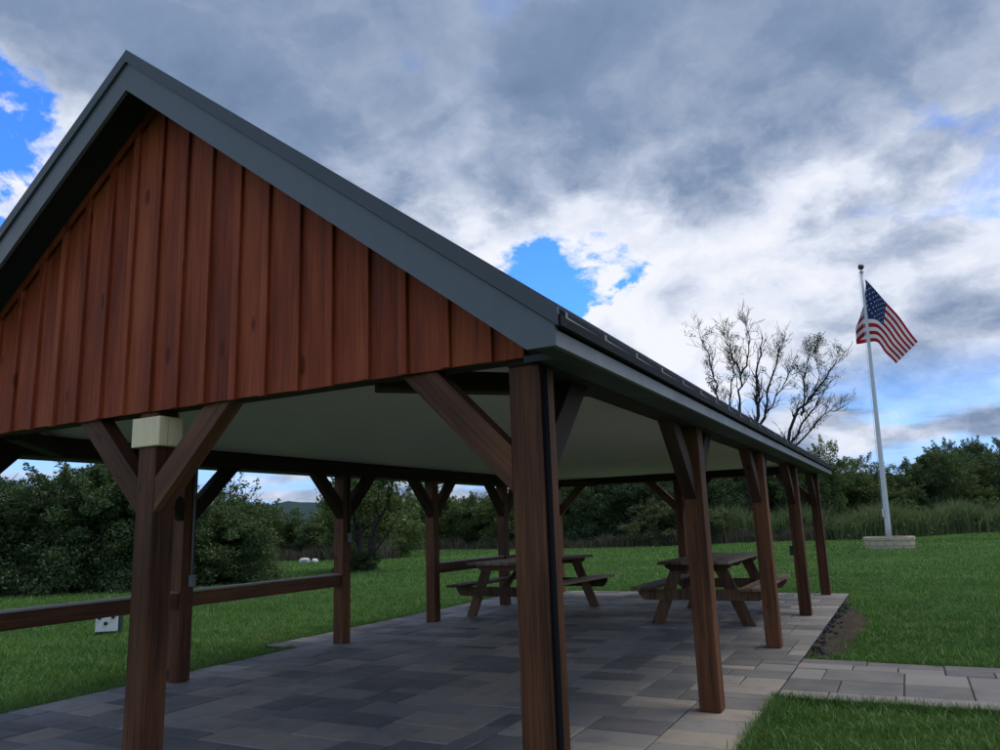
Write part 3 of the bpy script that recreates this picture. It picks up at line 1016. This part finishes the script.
for j in range(nv + 1):
    v = j / nv
    for i in range(nu + 1):
        u = i / nu
        # hoist point down the pole, fly point of the drooping cloth
        h = np.array([.10, 0.0, 10.20 - HO * v])
        fl = np.array([1.62 - .78 * v, -.25 + .25 * v, 7.50 - .72 * v])
        w = u
        sag = .10 * math.sin(math.pi * u) * (1 - 1.6 * v)
        p = h * (1 - w) + fl * w
        p[0] += sag * .45 ; p[2] += sag * .15
        # lower hoist corner swings back to the left behind the pole
        back = math.exp(-((u - .10) / .10) ** 2) * min(1, max(0, (v - .10) / .6))
        p[0] -= .60 * back; p[1] += .34 * back; p[2] -= .16 * back
        rip = math.sin(u * 8.0 + v * 2.2) * .06 * (.3 + u) + math.sin(u * 15 + v * 5) * .018
        p[1] += rip
        p[0] += .012 * math.sin(u * 13 + v * 3)
        vs[j, i] = p; uvs[j, i] = (u, v)
ii = (np.arange(nv)[:, None] * (nu + 1) + np.arange(nu)[None]).ravel()
fme = np_mesh('flag', vs.reshape(-1, 3), np.stack([ii, ii + 1, ii + nu + 2, ii + nu + 1], 1), True)
uvl = fme.uv_layers.new(name='UVMap')
lv = np.zeros(len(fme.loops), np.int32); fme.loops.foreach_get('vertex_index', lv)
uvl.data.foreach_set('uv', uvs.reshape(-1, 2)[lv].astype(np.float32).ravel())
fl = put('flag', fme, flag_mat(), None, Matrix.Translation(FP) @ LEAN)
tag(fl, 'red and white striped flag with a blue starred canton drooping from the pole top', 'flag')

# ================================================================== SMALL THINGS ON THE LAWN
sg_ = empty('marker_box', (-9.1, 4.53, -.045), R(40))
tag(sg_, 'small white panel with three dark dots on a green base in the grass', 'marker box')
B = WM[sg_.name]
mb = MB(); mb.bbox(-.155, .175, .02, .20, 0, .295, .01)
put('housing', mb.mesh('housing'), M_DGREEN, sg_, B)
mb = MB(); mb.bbox(-.15, .15, -.004, .018, .04, .29, .004)
put('panel', mb.mesh('panel'), M_WHITE, sg_, B)
for x, z, r_ in ((-.095, .235, .025), (.085, .24, .025), (-.01, .155, .027)):
    mb = MB(); mb.lathe([(r_, 0), (r_, .012), (r_ * .7, .018)], 14)
    put('knob', mb.mesh('knob'), M_BLACK, sg_, B @ Matrix.Translation((x, -.0055, z)) @ Matrix.Rotation(R(90), 4, 'X'))

def rock(name, loc, sc, mat, seed, sub=3):
    import bmesh
    bm = bmesh.new()
    bmesh.ops.create_icosphere(bm, subdivisions=sub, radius=1)
    r = random.Random(seed)
    dirs = [Vector((r.gauss(0, 1), r.gauss(0, 1), r.gauss(0, 1))).normalized() for _ in range(9)]
    for v in bm.verts:
        k = 1.0
        for d in dirs:
            k = min(k, .72 / max(.05, v.co.normalized().dot(d)) if v.co.normalized().dot(d) > .72 else k)
        v.co = Vector((v.co.x * k * sc[0], v.co.y * k * sc[1], v.co.z * k * sc[2] + sc[2] * .55))
    me = bpy.data.meshes.new(name); bm.to_mesh(me); bm.free()
    return put(name, me, mat, None, Matrix.Translation(loc))
tag(rock('pale_rock', (-21.5, 22.4, -.06), (.30, .22, .20), M_ROCK, 3), 'white rock lying on the lawn before the dry weeds', 'rock', 'white rocks on the lawn')
tag(rock('pale_rock', (-21.25, 22.75, -.06), (.18, .2, .17), M_ROCK, 8), 'white rock lying on the lawn before the dry weeds', 'rock', 'white rocks on the lawn')
# rubble along the unfinished edge of the patio: too many small bits to count
mb = MB()
for k in range(90):
    x = .35 + abs(random.gauss(0, .06)); y = random.uniform(5.15, 9.9)
    s_ = random.uniform(.012, .045)
    pts = [(x + s_ * random.uniform(-1, 1), y + s_ * random.uniform(-1.2, 1.2), -.03 + s_ * random.uniform(-.3, 1.1)) for _ in range(7)]
    c0 = np.mean(pts, 0)
    a, b_ = random.uniform(.6, 1.2), random.uniform(0, 3)
    vs_ = [(x + s_ * math.cos(b_ + q * 1.257) * a, y + s_ * math.sin(b_ + q * 1.257), -.05 + (q % 2) * s_ * .3) for q in range(5)]
    vs_ += [(x + .6 * s_ * math.cos(b_ + .4 + q * 1.257) * a, y + .6 * s_ * math.sin(b_ + .4 + q * 1.257), -.03 + s_ * random.uniform(.6, 1.1)) for q in range(5)]
    mb.add(vs_, [(q, (q + 1) % 5, 5 + (q + 1) % 5, 5 + q) for q in range(5)] + [(5, 6, 7, 8, 9)])
tag(put('rubble', mb.mesh('rubble'), M_LAVA), 'dark broken stones along the bare patio edge', 'stones', kind='stuff')

# ================================================================== VEGETATION
def leaves_mesh(name, centers, spread, per, size, seed, flat=.75):
    r = np.random.default_rng(seed)
    n = len(centers) * per if np.isscalar(per) else int(np.sum(per))
    c = np.repeat(np.asarray(centers), per, 0)
    sp = np.repeat(np.asarray(spread), per)
    off = r.normal(0, 1, (n, 3))
    off *= (sp * r.random(n) ** .4 / np.linalg.norm(off, axis=1))[:, None]
    off[:, 2] *= flat
    p = c + off
    a = r.normal(0, 1, (n, 3)); a /= np.linalg.norm(a, axis=1)[:, None]
    b = r.normal(0, 1, (n, 3)); b -= (b * a).sum(1)[:, None] * a; b /= np.linalg.norm(b, axis=1)[:, None]
    s = size * r.uniform(.55, 1.3, n)[:, None]
    nrm = np.cross(a, b)
    v = np.stack([p - a * s, p + b * s * .42 + nrm * s * .12, p + a * s, p - b * s * .42 + nrm * s * .12], 1).reshape(-1, 3)
    f = np.arange(n * 4).reshape(-1, 4)
    return np_mesh(name, v, f)
def shrub_protos(kind, seed, mat, h=1.0, w=1.0, nclump=70, per=120, size=.045):
    """unit shrub (about 1 m tall and wide); scaled by the copies"""
    r = np.random.default_rng(seed)
    lobes = [(r.uniform(-.32, .32) * w, r.uniform(-.32, .32) * w, r.uniform(.30, .72) * h, r.uniform(.16, .30)) for _ in range(8)]
    cs, sp = [], []
    for k in range(nclump):
        L = lobes[r.integers(len(lobes))]
        d = r.normal(0, 1, 3); d /= np.linalg.norm(d)
        rad = L[3] * r.uniform(.55, 1.1)
        c = np.array([L[0] + d[0] * rad, L[1] + d[1] * rad, L[2] + d[2] * rad * 1.0])
        c[2] = max(.06, c[2])
        cs.append(c); sp.append(r.uniform(.05, .13))
    for k in range(int(nclump * .45)):              # skirt down to the ground
        a = r.uniform(0, 2 * math.pi); q = r.uniform(.15, .42) * w
        cs.append(np.array([q * math.cos(a), q * math.sin(a), r.uniform(.04, .34)])); sp.append(r.uniform(.07, .14))
    pers = [per] * len(cs)
    for k in range(int(nclump * .9)):              # loose sprays around and above the crown
        L = lobes[r.integers(len(lobes))]
        d = r.normal(0, 1, 3); d[2] = abs(d[2]) * 1.2; d /= np.linalg.norm(d)
        q0 = np.array(L[:3]) + d * L[3] * r.uniform(.85, 1.1)
        dv = d + r.normal(0, .35, 3); dv[2] = abs(dv[2]); dv /= np.linalg.norm(dv)
        for t in range(4):
            cs.append(q0 + dv * (.035 * t)); sp.append(.05 - .009 * t); pers.append(int(per * (.16 - .03 * t)))
    per = np.array(pers)
    crown = leaves_mesh('crown', cs, sp, per, size, seed + 1)
    crown.materials.append(mat)
    mb = MB()
    for k in range(7):
        a = r.uniform(0, 2 * math.pi); L = lobes[k % len(lobes)]
        p0 = Vector((.03 * math.cos(a), .03 * math.sin(a), 0)); p2 = Vector((L[0], L[1], L[2] + L[3] * .8))
        p1 = p0.lerp(p2, .5) + Vector((r.normal(0, .03), r.normal(0, .03), .05))
        mb.tube([p0, p1, p2], [.020, .013, .004], 5)
        for q in range(3):
            t_ = r.uniform(.35, .9); b_ = p1.lerp(p2, t_)
            e_ = b_ + Vector((r.normal(0, .13), r.normal(0, .13), r.uniform(.05, .25)))
            mb.tube([b_, b_.lerp(e_, .5) + Vector((r.normal(0, .02), r.normal(0, .02), 0)), e_], [.006, .004, .0015], 4)
    tr = mb.mesh('trunk', True)
    tr.materials.append(M_BARK)
    return crown, tr
PROT = {
    'dark': [shrub_protos('d', 21, M_LEAF_D, nclump=150, per=270, size=.0130), shrub_protos('d', 22, M_LEAF_D, nclump=150, per=270, size=.0130)],
    'mid': [shrub_protos('m', 31, M_LEAF_M, nclump=130, per=250, size=.0135), shrub_protos('m', 32, M_LEAF_M, nclump=130, per=250, size=.0135)],
    'pale': [shrub_protos('p', 41, M_LEAF_P, nclump=90, per=140, size=.020)],
}
cnt = 0
def gz(x, y): return float(ground_z(np.array(x), np.array(y)))
def shrub(kind, x, y, h, w, label, group, name='shrub', cat='shrub', crown_lift=0):
    global cnt
    pr = PROT[kind][cnt % len(PROT[kind])]
    cnt += 1
    a = random.uniform(0, 6.28)
    r = empty(name, (x, y, gz(x, y) - .03), a)
    tag(r, label, cat, group)
    S = Matrix.Diagonal((w, w, h, 1))
    put('trunk', pr[1], None, r, WM[r.name] @ S)
    put('crown', pr[0], None, r, WM[r.name] @ S)
    return r

# branching trees
def grow(r, p, d, L, rad, depth, out, leaves, wob=.25, nch=3, up=.12, shrink=.72, spread=.6, maxd=5):
    n = max(3, int(4 + L * 1.2))
    pts = [p.copy()]; rads = [rad]
    q = p.copy(); dd = d.copy()
    for i in range(n):
        dd = (dd + Vector((r.gauss(0, wob), r.gauss(0, wob), r.gauss(0, wob) + up)) * .5).normalized()
        q = q + dd * (L / n)
        pts.append(q.copy()); rads.append(rad * (1 - .55 * (i + 1) / n))
    out.append((pts, rads))
    if depth >= maxd:
        leaves.append(pts[-1]); leaves.append(pts[len(pts) // 2])
        return
    for k in range(nch + (1 if r.random() < .4 else 0)):
        t = r.uniform(.35, 1.0) if k else 1.0
        i = min(len(pts) - 1, int(t * (len(pts) - 1)))
        ax_ = Vector((r.gauss(0, 1), r.gauss(0, 1), r.gauss(0, .6)))
        nd = (dd + ax_.normalized() * spread * r.uniform(.6, 1.2)).normalized()
        grow(r, pts[i], nd, L * shrink * r.uniform(.7, 1.15), max(.006, rads[i] * .68), depth + 1, out, leaves, wob, nch, up, shrink, spread, maxd)
def branch_tree(name, x, y, stems, label, group, leafmat, leaf_n, leaf_size, leaf_sp, seed, maxd=5, low=0.0, **kw):
    r = random.Random(seed)
    rt = empty(name, (x, y, gz(x, y) - .05))
    tag(rt, label, 'tree', group)
    out, lv = [], []
    for (ox, oy, d, L, rad) in stems:
        grow(r, Vector((ox, oy, 0)), Vector(d).normalized(), L, rad, 0, out, lv, maxd=maxd, **kw)
    mb = MB()
    for pts, rads in out: mb.tube(pts, rads, 6 if rads[0] > .05 else 4, False)
    me = bpy.data.meshes.new('trunk'); me.from_pydata(mb.v, [], mb.f)
    for p_ in me.polygons: p_.use_smooth = True
    me.update()
    put('trunk', me, M_BARK, rt, WM[rt.name])
    lv = [tuple(p) for p in lv if p.z > low]
    r.shuffle(lv)
    if lv:
        lv = lv[:leaf_n]
        cm = leaves_mesh('crown', lv, np.full(len(lv), leaf_sp), kw.get('per', 8) if False else 9, leaf_size, seed, 1.0)
        put('crown', cm, leafmat, rt, WM[rt.name])
    return rt

# left: dense dark shrubs at the edge of the mown grass
G1 = 'dark shrubs beyond the left lawn'
for x, y, h, w, kd in ((-22.5, 7.2, 3.2, 4.4, 'dark'), (-20.2, 9.6, 3.5, 4.2, 'dark'), (-18.4, 10.4, 3.65, 4.0, 'dark'), (-17.0, 11.4, 3.0, 3.6, 'dark'),
                       (-20.8, 13.0, 3.4, 4.2, 'dark'), (-24.0, 11.2, 3.6, 4.6, 'dark')):
    shrub(kd, x, y, h, w, 'broad dark green shrub in the thicket beyond the side rail', G1)
for x, y, h, w in ((-16.6, 13.9, 2.65, 3.2), (-18.4, 14.8, 2.7, 3.2)):
    shrub('dark', x, y, h, w, 'dark bushy shrub standing apart, left of the pale rocks', 'pair of dark shrubs by the weeds')
branch_tree('thin_tree', -17.3, 14.3, [(0, 0, (.1, 0, 1), 1.6, .05), (.15, .1, (-.3, .2, 1), 1.4, .04)], 'thin twiggy sapling poking above the pair of dark shrubs', None, M_LEAF_M, 120, .07, .14, 5, 4)
# middle distance behind the rocks
G2 = 'green shrubs behind the pale rocks'
for x, y, h, w, kd in ((-28.5, 27.5, 3.2, 4.4, 'mid'), (-26.4, 27.9, 2.7, 3.8, 'mid'), (-24.6, 28.0, 2.6, 4.0, 'dark'), (-22.8, 27.2, 3.2, 3.6, 'mid'), (-20.9, 27.6, 3.6, 3.4, 'mid'), (-30.5, 24.5, 3.2, 4.2, 'mid')):
    shrub(kd, x, y, h, w, ('rounded light green shrub' if kd == 'mid' else 'single darker shrub') + ' in the row behind the pale rocks', G2 if kd == 'mid' else None)
branch_tree('leaning_tree', -14.95, 17.9, [(0, 0, (.05, 0, 1), 2.1, .13), (.18, .05, (.22, .1, 1), 2.3, .11), (-.15, .1, (-.25, .05, 1), 1.9, .08), (.05, -.1, (.5, 0, 1), 1.7, .06)],
            'multi stemmed tree with thin foliage standing alone on the lawn', None, M_LEAF_M, 900, .085, .22, 12, 4, low=1.3, spread=.75)
shrub('dark', -15.4, 18.1, .9, 1.7, 'low dark bush at the foot of the multi stemmed tree', None, 'low_bush', 'bush')
G3 = 'green trees closing the far lawn'
r3 = random.Random(9)
for x, y, h, w, kd in ((-30.5, 38.5, 4.4, 5.2, 'mid'), (-27.4, 40.5, 3.9, 5.0, 'mid'), (-24.8, 39.8, 4.3, 5.0, 'mid'), (-22.2, 39.8, 3.7, 4.6, 'mid'), (-20.0, 39.0, 4.3, 4.6, 'mid'),
                       (-17.6, 40.2, 4.6, 4.6, 'dark'), (-15.2, 39.6, 4.7, 4.6, 'dark'), (-12.8, 40.2, 4.5, 4.6, 'dark'), (-10.4, 41.4, 4.4, 4.8, 'dark'), (-8.0, 43.0, 4.8, 5.0, 'dark')):
    lab = 'bushy mid green tree in the row closing the far lawn' if kd == 'mid' else 'dense dark tree behind the reeds, seen under the roof'
    shrub(kd, x, y, h, w, lab, G3 if kd == 'mid' else 'dark trees seen under the roof', 'bushy_tree', 'tree')
G4 = 'dark trees behind the flagpole'
for x, y, h, w in ((-5.4, 45.5, 5.0, 5.2), (-2.7, 47.5, 4.6, 5.2), (-.2, 49.5, 4.9, 5.6), (2.4, 52.5, 5.2, 5.6), (5.0, 56.0, 4.9, 6.0), (7.8, 59.0, 5.2, 6.2), (10.8, 61.0, 5.6, 6.4), (14, 61.5, 5.4, 6.4), (17.2, 61, 5.6, 6.2)):
    kd = 'mid' if h in (4.6, 4.9) else 'dark'
    shrub(kd, x, y, h, w, ('dense dark' if kd == 'dark' else 'lower, lighter green') + ' tree in the row behind the flagpole', G4, 'hedge_tree', 'tree')
for x, y, h, w in ((6.6, 74, 7.6, 5.0), (10.2, 75, 7.8, 4.5), (13.5, 76, 7.6, 5)):
    shrub('dark', x, y, h, w, 'tall tree rising above the row behind the flagpole', 'tall trees above the row', 'tall_tree', 'tree')
# the nearly bare trees behind the eave: main limbs set by hand, twigs grown from them
def limb_tree(name, base, limbs, label, leafmat, leafy, seed):
    r = random.Random(seed)
    rt = empty(name, (base[0], base[1], -.06))
    tag(rt, label, 'tree')
    out, lv = [], []
    for nm, rad, root, pts in limbs:
        P_ = [Vector(root)] if root else []
        ydir = r.uniform(-1, 1)
        P_ += [Vector((x - base[0], ydir * (.25 * i + (z - 4) * .12) + r.gauss(0, .12), z + .06)) for i, (x, z) in enumerate(pts)]
        Q = []
        for i in range(len(P_) - 1):
            for k in range(4):
                q = P_[i].lerp(P_[i + 1], k / 4)
                if k: q += Vector((r.gauss(0, .06), r.gauss(0, .06), r.gauss(0, .04)))
                Q.append(q)
        Q.append(P_[-1])
        n = len(Q)
        rads = [rad * (1 - .86 * (i / (n - 1)) ** .8) for i in range(n)]
        out.append((Q, rads))
        for k in range(int(n * 1.5)):
            i = r.randrange(int(n * .3), n)
            t = (Q[min(i + 1, n - 1)] - Q[i - 1]).normalized()
            d = (t + Vector((r.gauss(0, .55), r.gauss(0, .55), r.gauss(.15, .35)))).normalized()
            got = []
            grow(r, Q[i], d, r.uniform(.40, .85), max(.010, rads[i] * .5), 0, out, got, wob=.3, nch=2, up=.14, shrink=.72, spread=.65, maxd=2)
            if r.random() < leafy.get(nm, .12): lv += got
    mb = MB()
    for pts, rads in out: mb.tube(pts, [max(.009, q) for q in rads], 6 if rads[0] > .05 else 4, False)
    me = bpy.data.meshes.new('trunk'); me.from_pydata(mb.v, [], mb.f)
    for p_ in me.polygons: p_.use_smooth = True
    me.update()
    put('trunk', me, M_BARK, rt, WM[rt.name])
    lv = [tuple(p) for p in lv]
    if lv: put('crown', leaves_mesh('crown', lv, np.full(len(lv), .20), 7, .052, seed, 1.0), leafmat, rt, WM[rt.name])
    return rt
LA = [('t', .24, (0, 0, 0), [(-6.1, 2.0), (-5.95, 4.4)]),
      ('a', .11, (0, 0, 1.2), [(-6.9, 4.2), (-7.54, 6.28), (-7.77, 8.19), (-7.97, 9.9), (-8.1, 11.13), (-8.48, 12.3)]),
      ('b', .10, (0, 0, 1.5), [(-6.6, 4.2), (-6.94, 5.94), (-7.1, 8.0), (-6.63, 9.43), (-6.78, 10.95), (-6.9, 12.18)]),
      ('c', .13, (0, 0, 2.0), [(-6.3, 4.0), (-6.42, 5.6), (-6.37, 7.92), (-6.18, 9.38), (-6.52, 10.6), (-6.87, 11.87)]),
      ('c', .07, None, [(-6.18, 9.38), (-5.7, 10.2), (-5.47, 11.49), (-5.6, 12.47)]),
      ('d', .17, None, [(-5.95, 4.4), (-5.87, 5.4), (-5.57, 7.55), (-5.51, 8.7), (-5.26, 10.15), (-4.9, 11.58)]),
      ('e', .11, None, [(-5.85, 4.9), (-5.65, 6.1), (-5.05, 7.78), (-4.56, 9.47), (-4.23, 10.6), (-3.98, 11.45)]),
      ('f', .08, None, [(-5.8, 5.6), (-5.51, 6.39), (-4.56, 7.73), (-3.86, 8.8), (-3.46, 9.62)])]
limb_tree('bare_tree', (-6.2, 42.0), LA, 'nearly bare tree with fine upright branches showing above the eave', M_LEAF_P, {'a': .45, 'b': .3, 'f': .12, 'c': .06, 'd': .05, 'e': .05}, 33)
LB = [('g', .17, (0, 0, 0), [(-4.9, 2.2), (-4.63, 4.1), (-3.73, 6.6), (-2.82, 7.68), (-1.95, 8.44), (-1.15, 9.5)]),
      ('h', .12, (0, 0, 1.5), [(-4.44, 4.39), (-3.5, 6.3), (-2.6, 7.25), (-1.66, 8.7)]),
      ('i', .09, (0, 0, 2.0), [(-4.3, 4.66), (-3.0, 5.87), (-2.13, 6.75), (-1.45, 6.8)]),
      ('j', .08, None, [(-3.4, 6.9), (-3.25, 7.15), (-3.1, 8.58), (-2.79, 10.0), (-2.22, 10.8)]),
      ('k', .06, None, [(-2.82, 7.68), (-2.28, 8.77), (-2.28, 10.2)])]
limb_tree('leaning_bare_tree', (-5.0, 43.0), LB, 'nearly bare tree leaning towards the flagpole with sparse pale leaves', M_LEAF_P, {'j': .6, 'k': .4, 'g': .12, 'h': .08, 'i': .08}, 18)
shrub('mid', -3.6, 43.6, 5.4, 4.0, 'leafy green tree at the foot of the bare trees', None, 'leafy_tree', 'tree')
for x, y, h, w in ((-10.4, 37.6, 2.5, 3.2), (-8.3, 37.9, 1.8, 2.4)):
    shrub('pale', x, y, h, w, 'pale green bush at the end of the reeds', 'pale bushes by the reeds', 'pale_bush', 'bush')

# blades: one vectorised builder for reeds, weeds and grass
def blades(name, pos, hgt, wid, seed, lean=.35, seg=2):
    r = np.random.default_rng(seed)
    n = len(pos)
    a = r.uniform(0, 2 * math.pi, n)
    side = np.stack([np.cos(a), np.sin(a), np.zeros(n)], -1)
    b = r.uniform(0, 2 * math.pi, n)
    ln = np.stack([np.cos(b), np.sin(b), np.zeros(n)], -1) * (np.abs(r.normal(0, lean, n)) * hgt)[:, None]
    up = np.zeros((n, 3)); up[:, 2] = hgt
    s = side * wid[:, None] * .5
    if seg == 2:
        v = np.stack([pos - s, pos + s, pos + up * .6 + ln * .3 + s * .75, pos + up * .6 + ln * .3 - s * .75, pos + up + ln], 1)
        f = np.arange(n)[:, None] * 5
        tri = np.concatenate([f + np.array([0, 1, 2]), f + np.array([0, 2, 3]), f + np.array([3, 2, 4])], 0)
        return np_mesh(name, v.reshape(-1, 3), tri)
    v = np.stack([pos - s, pos + s, pos + up + ln], 1)
    return np_mesh(name, v.reshape(-1, 3), np.arange(n * 3).reshape(-1, 3))
def band(x0, y0, x1, y1, half, n, seed, clump=.0):
    r = np.random.default_rng(seed)
    t = r.random(n); o = r.uniform(-half, half, n)
    dx, dy = x1 - x0, y1 - y0
    L = math.hypot(dx, dy)
    x = x0 + dx * t - dy / L * o; y = y0 + dy * t + dx / L * o
    return np.stack([x, y, ground_z(x, y) - .02], -1)
def hn(x, y, k=.5): return np.sin(x * k * 2.1 + 1.3) * .5 + np.sin(x * k * 5.3 + y * k * 3.1) * .3 + np.sin(x * k * 11 + y * 2) * .2
q = np.concatenate([band(-9.5, 38.6, -3.0, 41.5, 1.1, 9000, 1), band(-3.0, 41.5, 3.0, 48.0, 1.2, 11000, 2), band(3.0, 48.0, 16, 57, 1.3, 15000, 3)])
hh = (1.45 + .50 * hn(q[:, 0], q[:, 1], .8)) * rng.uniform(.45, 1.2, len(q))
cw_ = q[rng.choice(len(q), 4200, False)].copy()
cw_[:, 2] += rng.uniform(.15, 1.0, len(cw_)) * (1.15 + .45 * hn(cw_[:, 0], cw_[:, 1], .8))
tag(put('leafy_weeds', leaves_mesh('leafy_weeds', cw_, np.full(len(cw_), .24), 12, .075, 91, 1.0), M_REED), 'light green leafy weeds growing among the reeds', 'weeds', kind='stuff')
tag(put('reeds', blades('reeds', q, hh, rng.uniform(.03, .08, len(q)), 4, .40), M_REED), 'band of tall pale green reeds in front of the dark trees', 'reeds', kind='stuff')
q = np.concatenate([band(-30, 25.6, -19.5, 25.9, .7, 4500, 5), band(-32, 37.0, -14.0, 37.3, .8, 6000, 6), band(-14, 37.2, -8, 36.9, .5, 2500, 7), band(-8.5, 37.2, -2.5, 39.8, .35, 2500, 8), band(-17.2, 12.2, -18.5, 16, .6, 1500, 9)])
hh = (.55 + .25 * hn(q[:, 0], q[:, 1], .9)) * rng.uniform(.5, 1.3, len(q))
tag(put('weeds', blades('weeds', q, hh, rng.uniform(.015, .04, len(q)), 4, .4), M_WEED), 'fringe of dry brownish weeds along the far edge of the lawn', 'weeds', kind='stuff')

# lawn grass
def keep(x, y):
    ok = ~((x > PXL + .0) & (x < PX1 + .012) & (y > PY0 - .02) & (y < PY1 + .02) & ~((y < YSTEP) & (x < PXL + 3 * U - .01)))
    ok &= ~((x > .3) & (x < 9.05) & (y > PTY0 - .008) & (y < PTY1 + .008))
    so = ((x - .46) / .27) ** 2 + ((y - 7.35) / 2.2) ** 2
    ok &= ~((so < 1) & (rng.random(len(x)) < 1.25 - so * .9))
    ok &= np.hypot(x - FP.x, y - FP.y) > .9
    return ok
allm = []
def ring(r0, r1, dens, a0, a1):
    area = (r1 * r1 - r0 * r0) * math.radians(a1 - a0) / 2
    n = int(area * dens)
    rr_ = np.sqrt(rng.uniform(r0 * r0, r1 * r1, n)); az = np.radians(rng.uniform(a0, a1, n))
    x = 1.38 + rr_ * np.sin(az); y = -2.93 + rr_ * np.cos(az)
    k = keep(x, y)
    x, y, rr_ = x[k], y[k], rr_[k]
    return x, y, rr_
mats = []
for idx, (r0, r1, dens, a0, a1, w0, h0, seg) in enumerate(((4.0, 7.5, 4300, -22, 32, .0068, .062, 2), (7.5, 12, 1700, -70, 32, .0085, .054, 2), (12, 18, 620, -72, 30, .013, .060, 1),
                                                     (18, 28, 200, -74, 28, .024, .062, 1), (28, 46, 60, -74, 26, .045, .066, 1), (46, 64, 22, -20, 24, .08, .07, 1))):
    x, y, d = ring(r0, r1, dens, a0, a1)
    n = len(x)
    cl = .5 + .5 * np.sin(x * 5.1 + 2 * np.sin(y * 3.3)) * np.sin(y * 4.7 + 1.5 * np.sin(x * 2.9))
    c2 = np.sin(x * 17 + 3 * np.sin(y * 7)) * np.sin(y * 19 + 3 * np.sin(x * 9))
    h = h0 * (.50 + .50 * cl + .45 * np.clip(c2, 0, 1)) * rng.uniform(.5, 1.4, n)
    pos = np.stack([x, y, ground_z(x, y) - .004], -1)
    mats.append(blades('g', pos, h, w0 * rng.uniform(.6, 1.4, n), 40 + idx, 0.8 if idx < 2 else .6, seg))
# tall fringe against paving edges
def edge_fringe(x0, y0, x1, y1, n, off):
    t = rng.random(n)
    x = x0 + (x1 - x0) * t; y = y0 + (y1 - y0) * t
    k = rng.normal(.75, 1, n) * (.6 + .6 * np.sin(t * 37) * np.sin(t * 91 + 1))
    return x + off[0] * k, y + off[1] * k
ex = [edge_fringe(.34, PTY0 - .01, 5, PTY0 - .01, 5200, (0, -.045)), edge_fringe(.9, PTY1 + .01, 6, PTY1 + .01, 4200, (0, .05)), edge_fringe(.345, 1.2, .345, PTY0, 2600, (.05, 0)),
      edge_fringe(PXL + 3 * U - .01, -.6, PXL + 3 * U - .01, YSTEP, 3000, (-.05, 0)), edge_fringe(PXL, YSTEP, PXL, 11.4, 3000, (-.05, 0)), edge_fringe(PXL, 11.47, .3, 11.47, 2500, (0, .05))]
x = np.concatenate([e[0] for e in ex]); y = np.concatenate([e[1] for e in ex]); n = len(x)
mats.append(blades('g', np.stack([x, y, np.full(n, -.05)], -1), .085 * rng.uniform(.5, 1.3, n), .0055 * rng.uniform(.6, 1.4, n), 77, .55, 2))
va, fa, b = [], [], 0
for me in mats:
    v = np.zeros(len(me.vertices) * 3, np.float32); me.vertices.foreach_get('co', v)
    f = np.zeros(len(me.loops), np.int32); me.loops.foreach_get('vertex_index', f)
    va.append(v.reshape(-1, 3)); fa.append(f.reshape(-1, 3) + b); b += len(me.vertices)
    bpy.data.meshes.remove(me)
tag(put('grass', np_mesh('grass', np.concatenate(va), np.concatenate(fa)), M_GRASS), 'short green mown grass covering the lawn', 'grass', kind='stuff')
print('grass tris', len(np.concatenate(fa)))
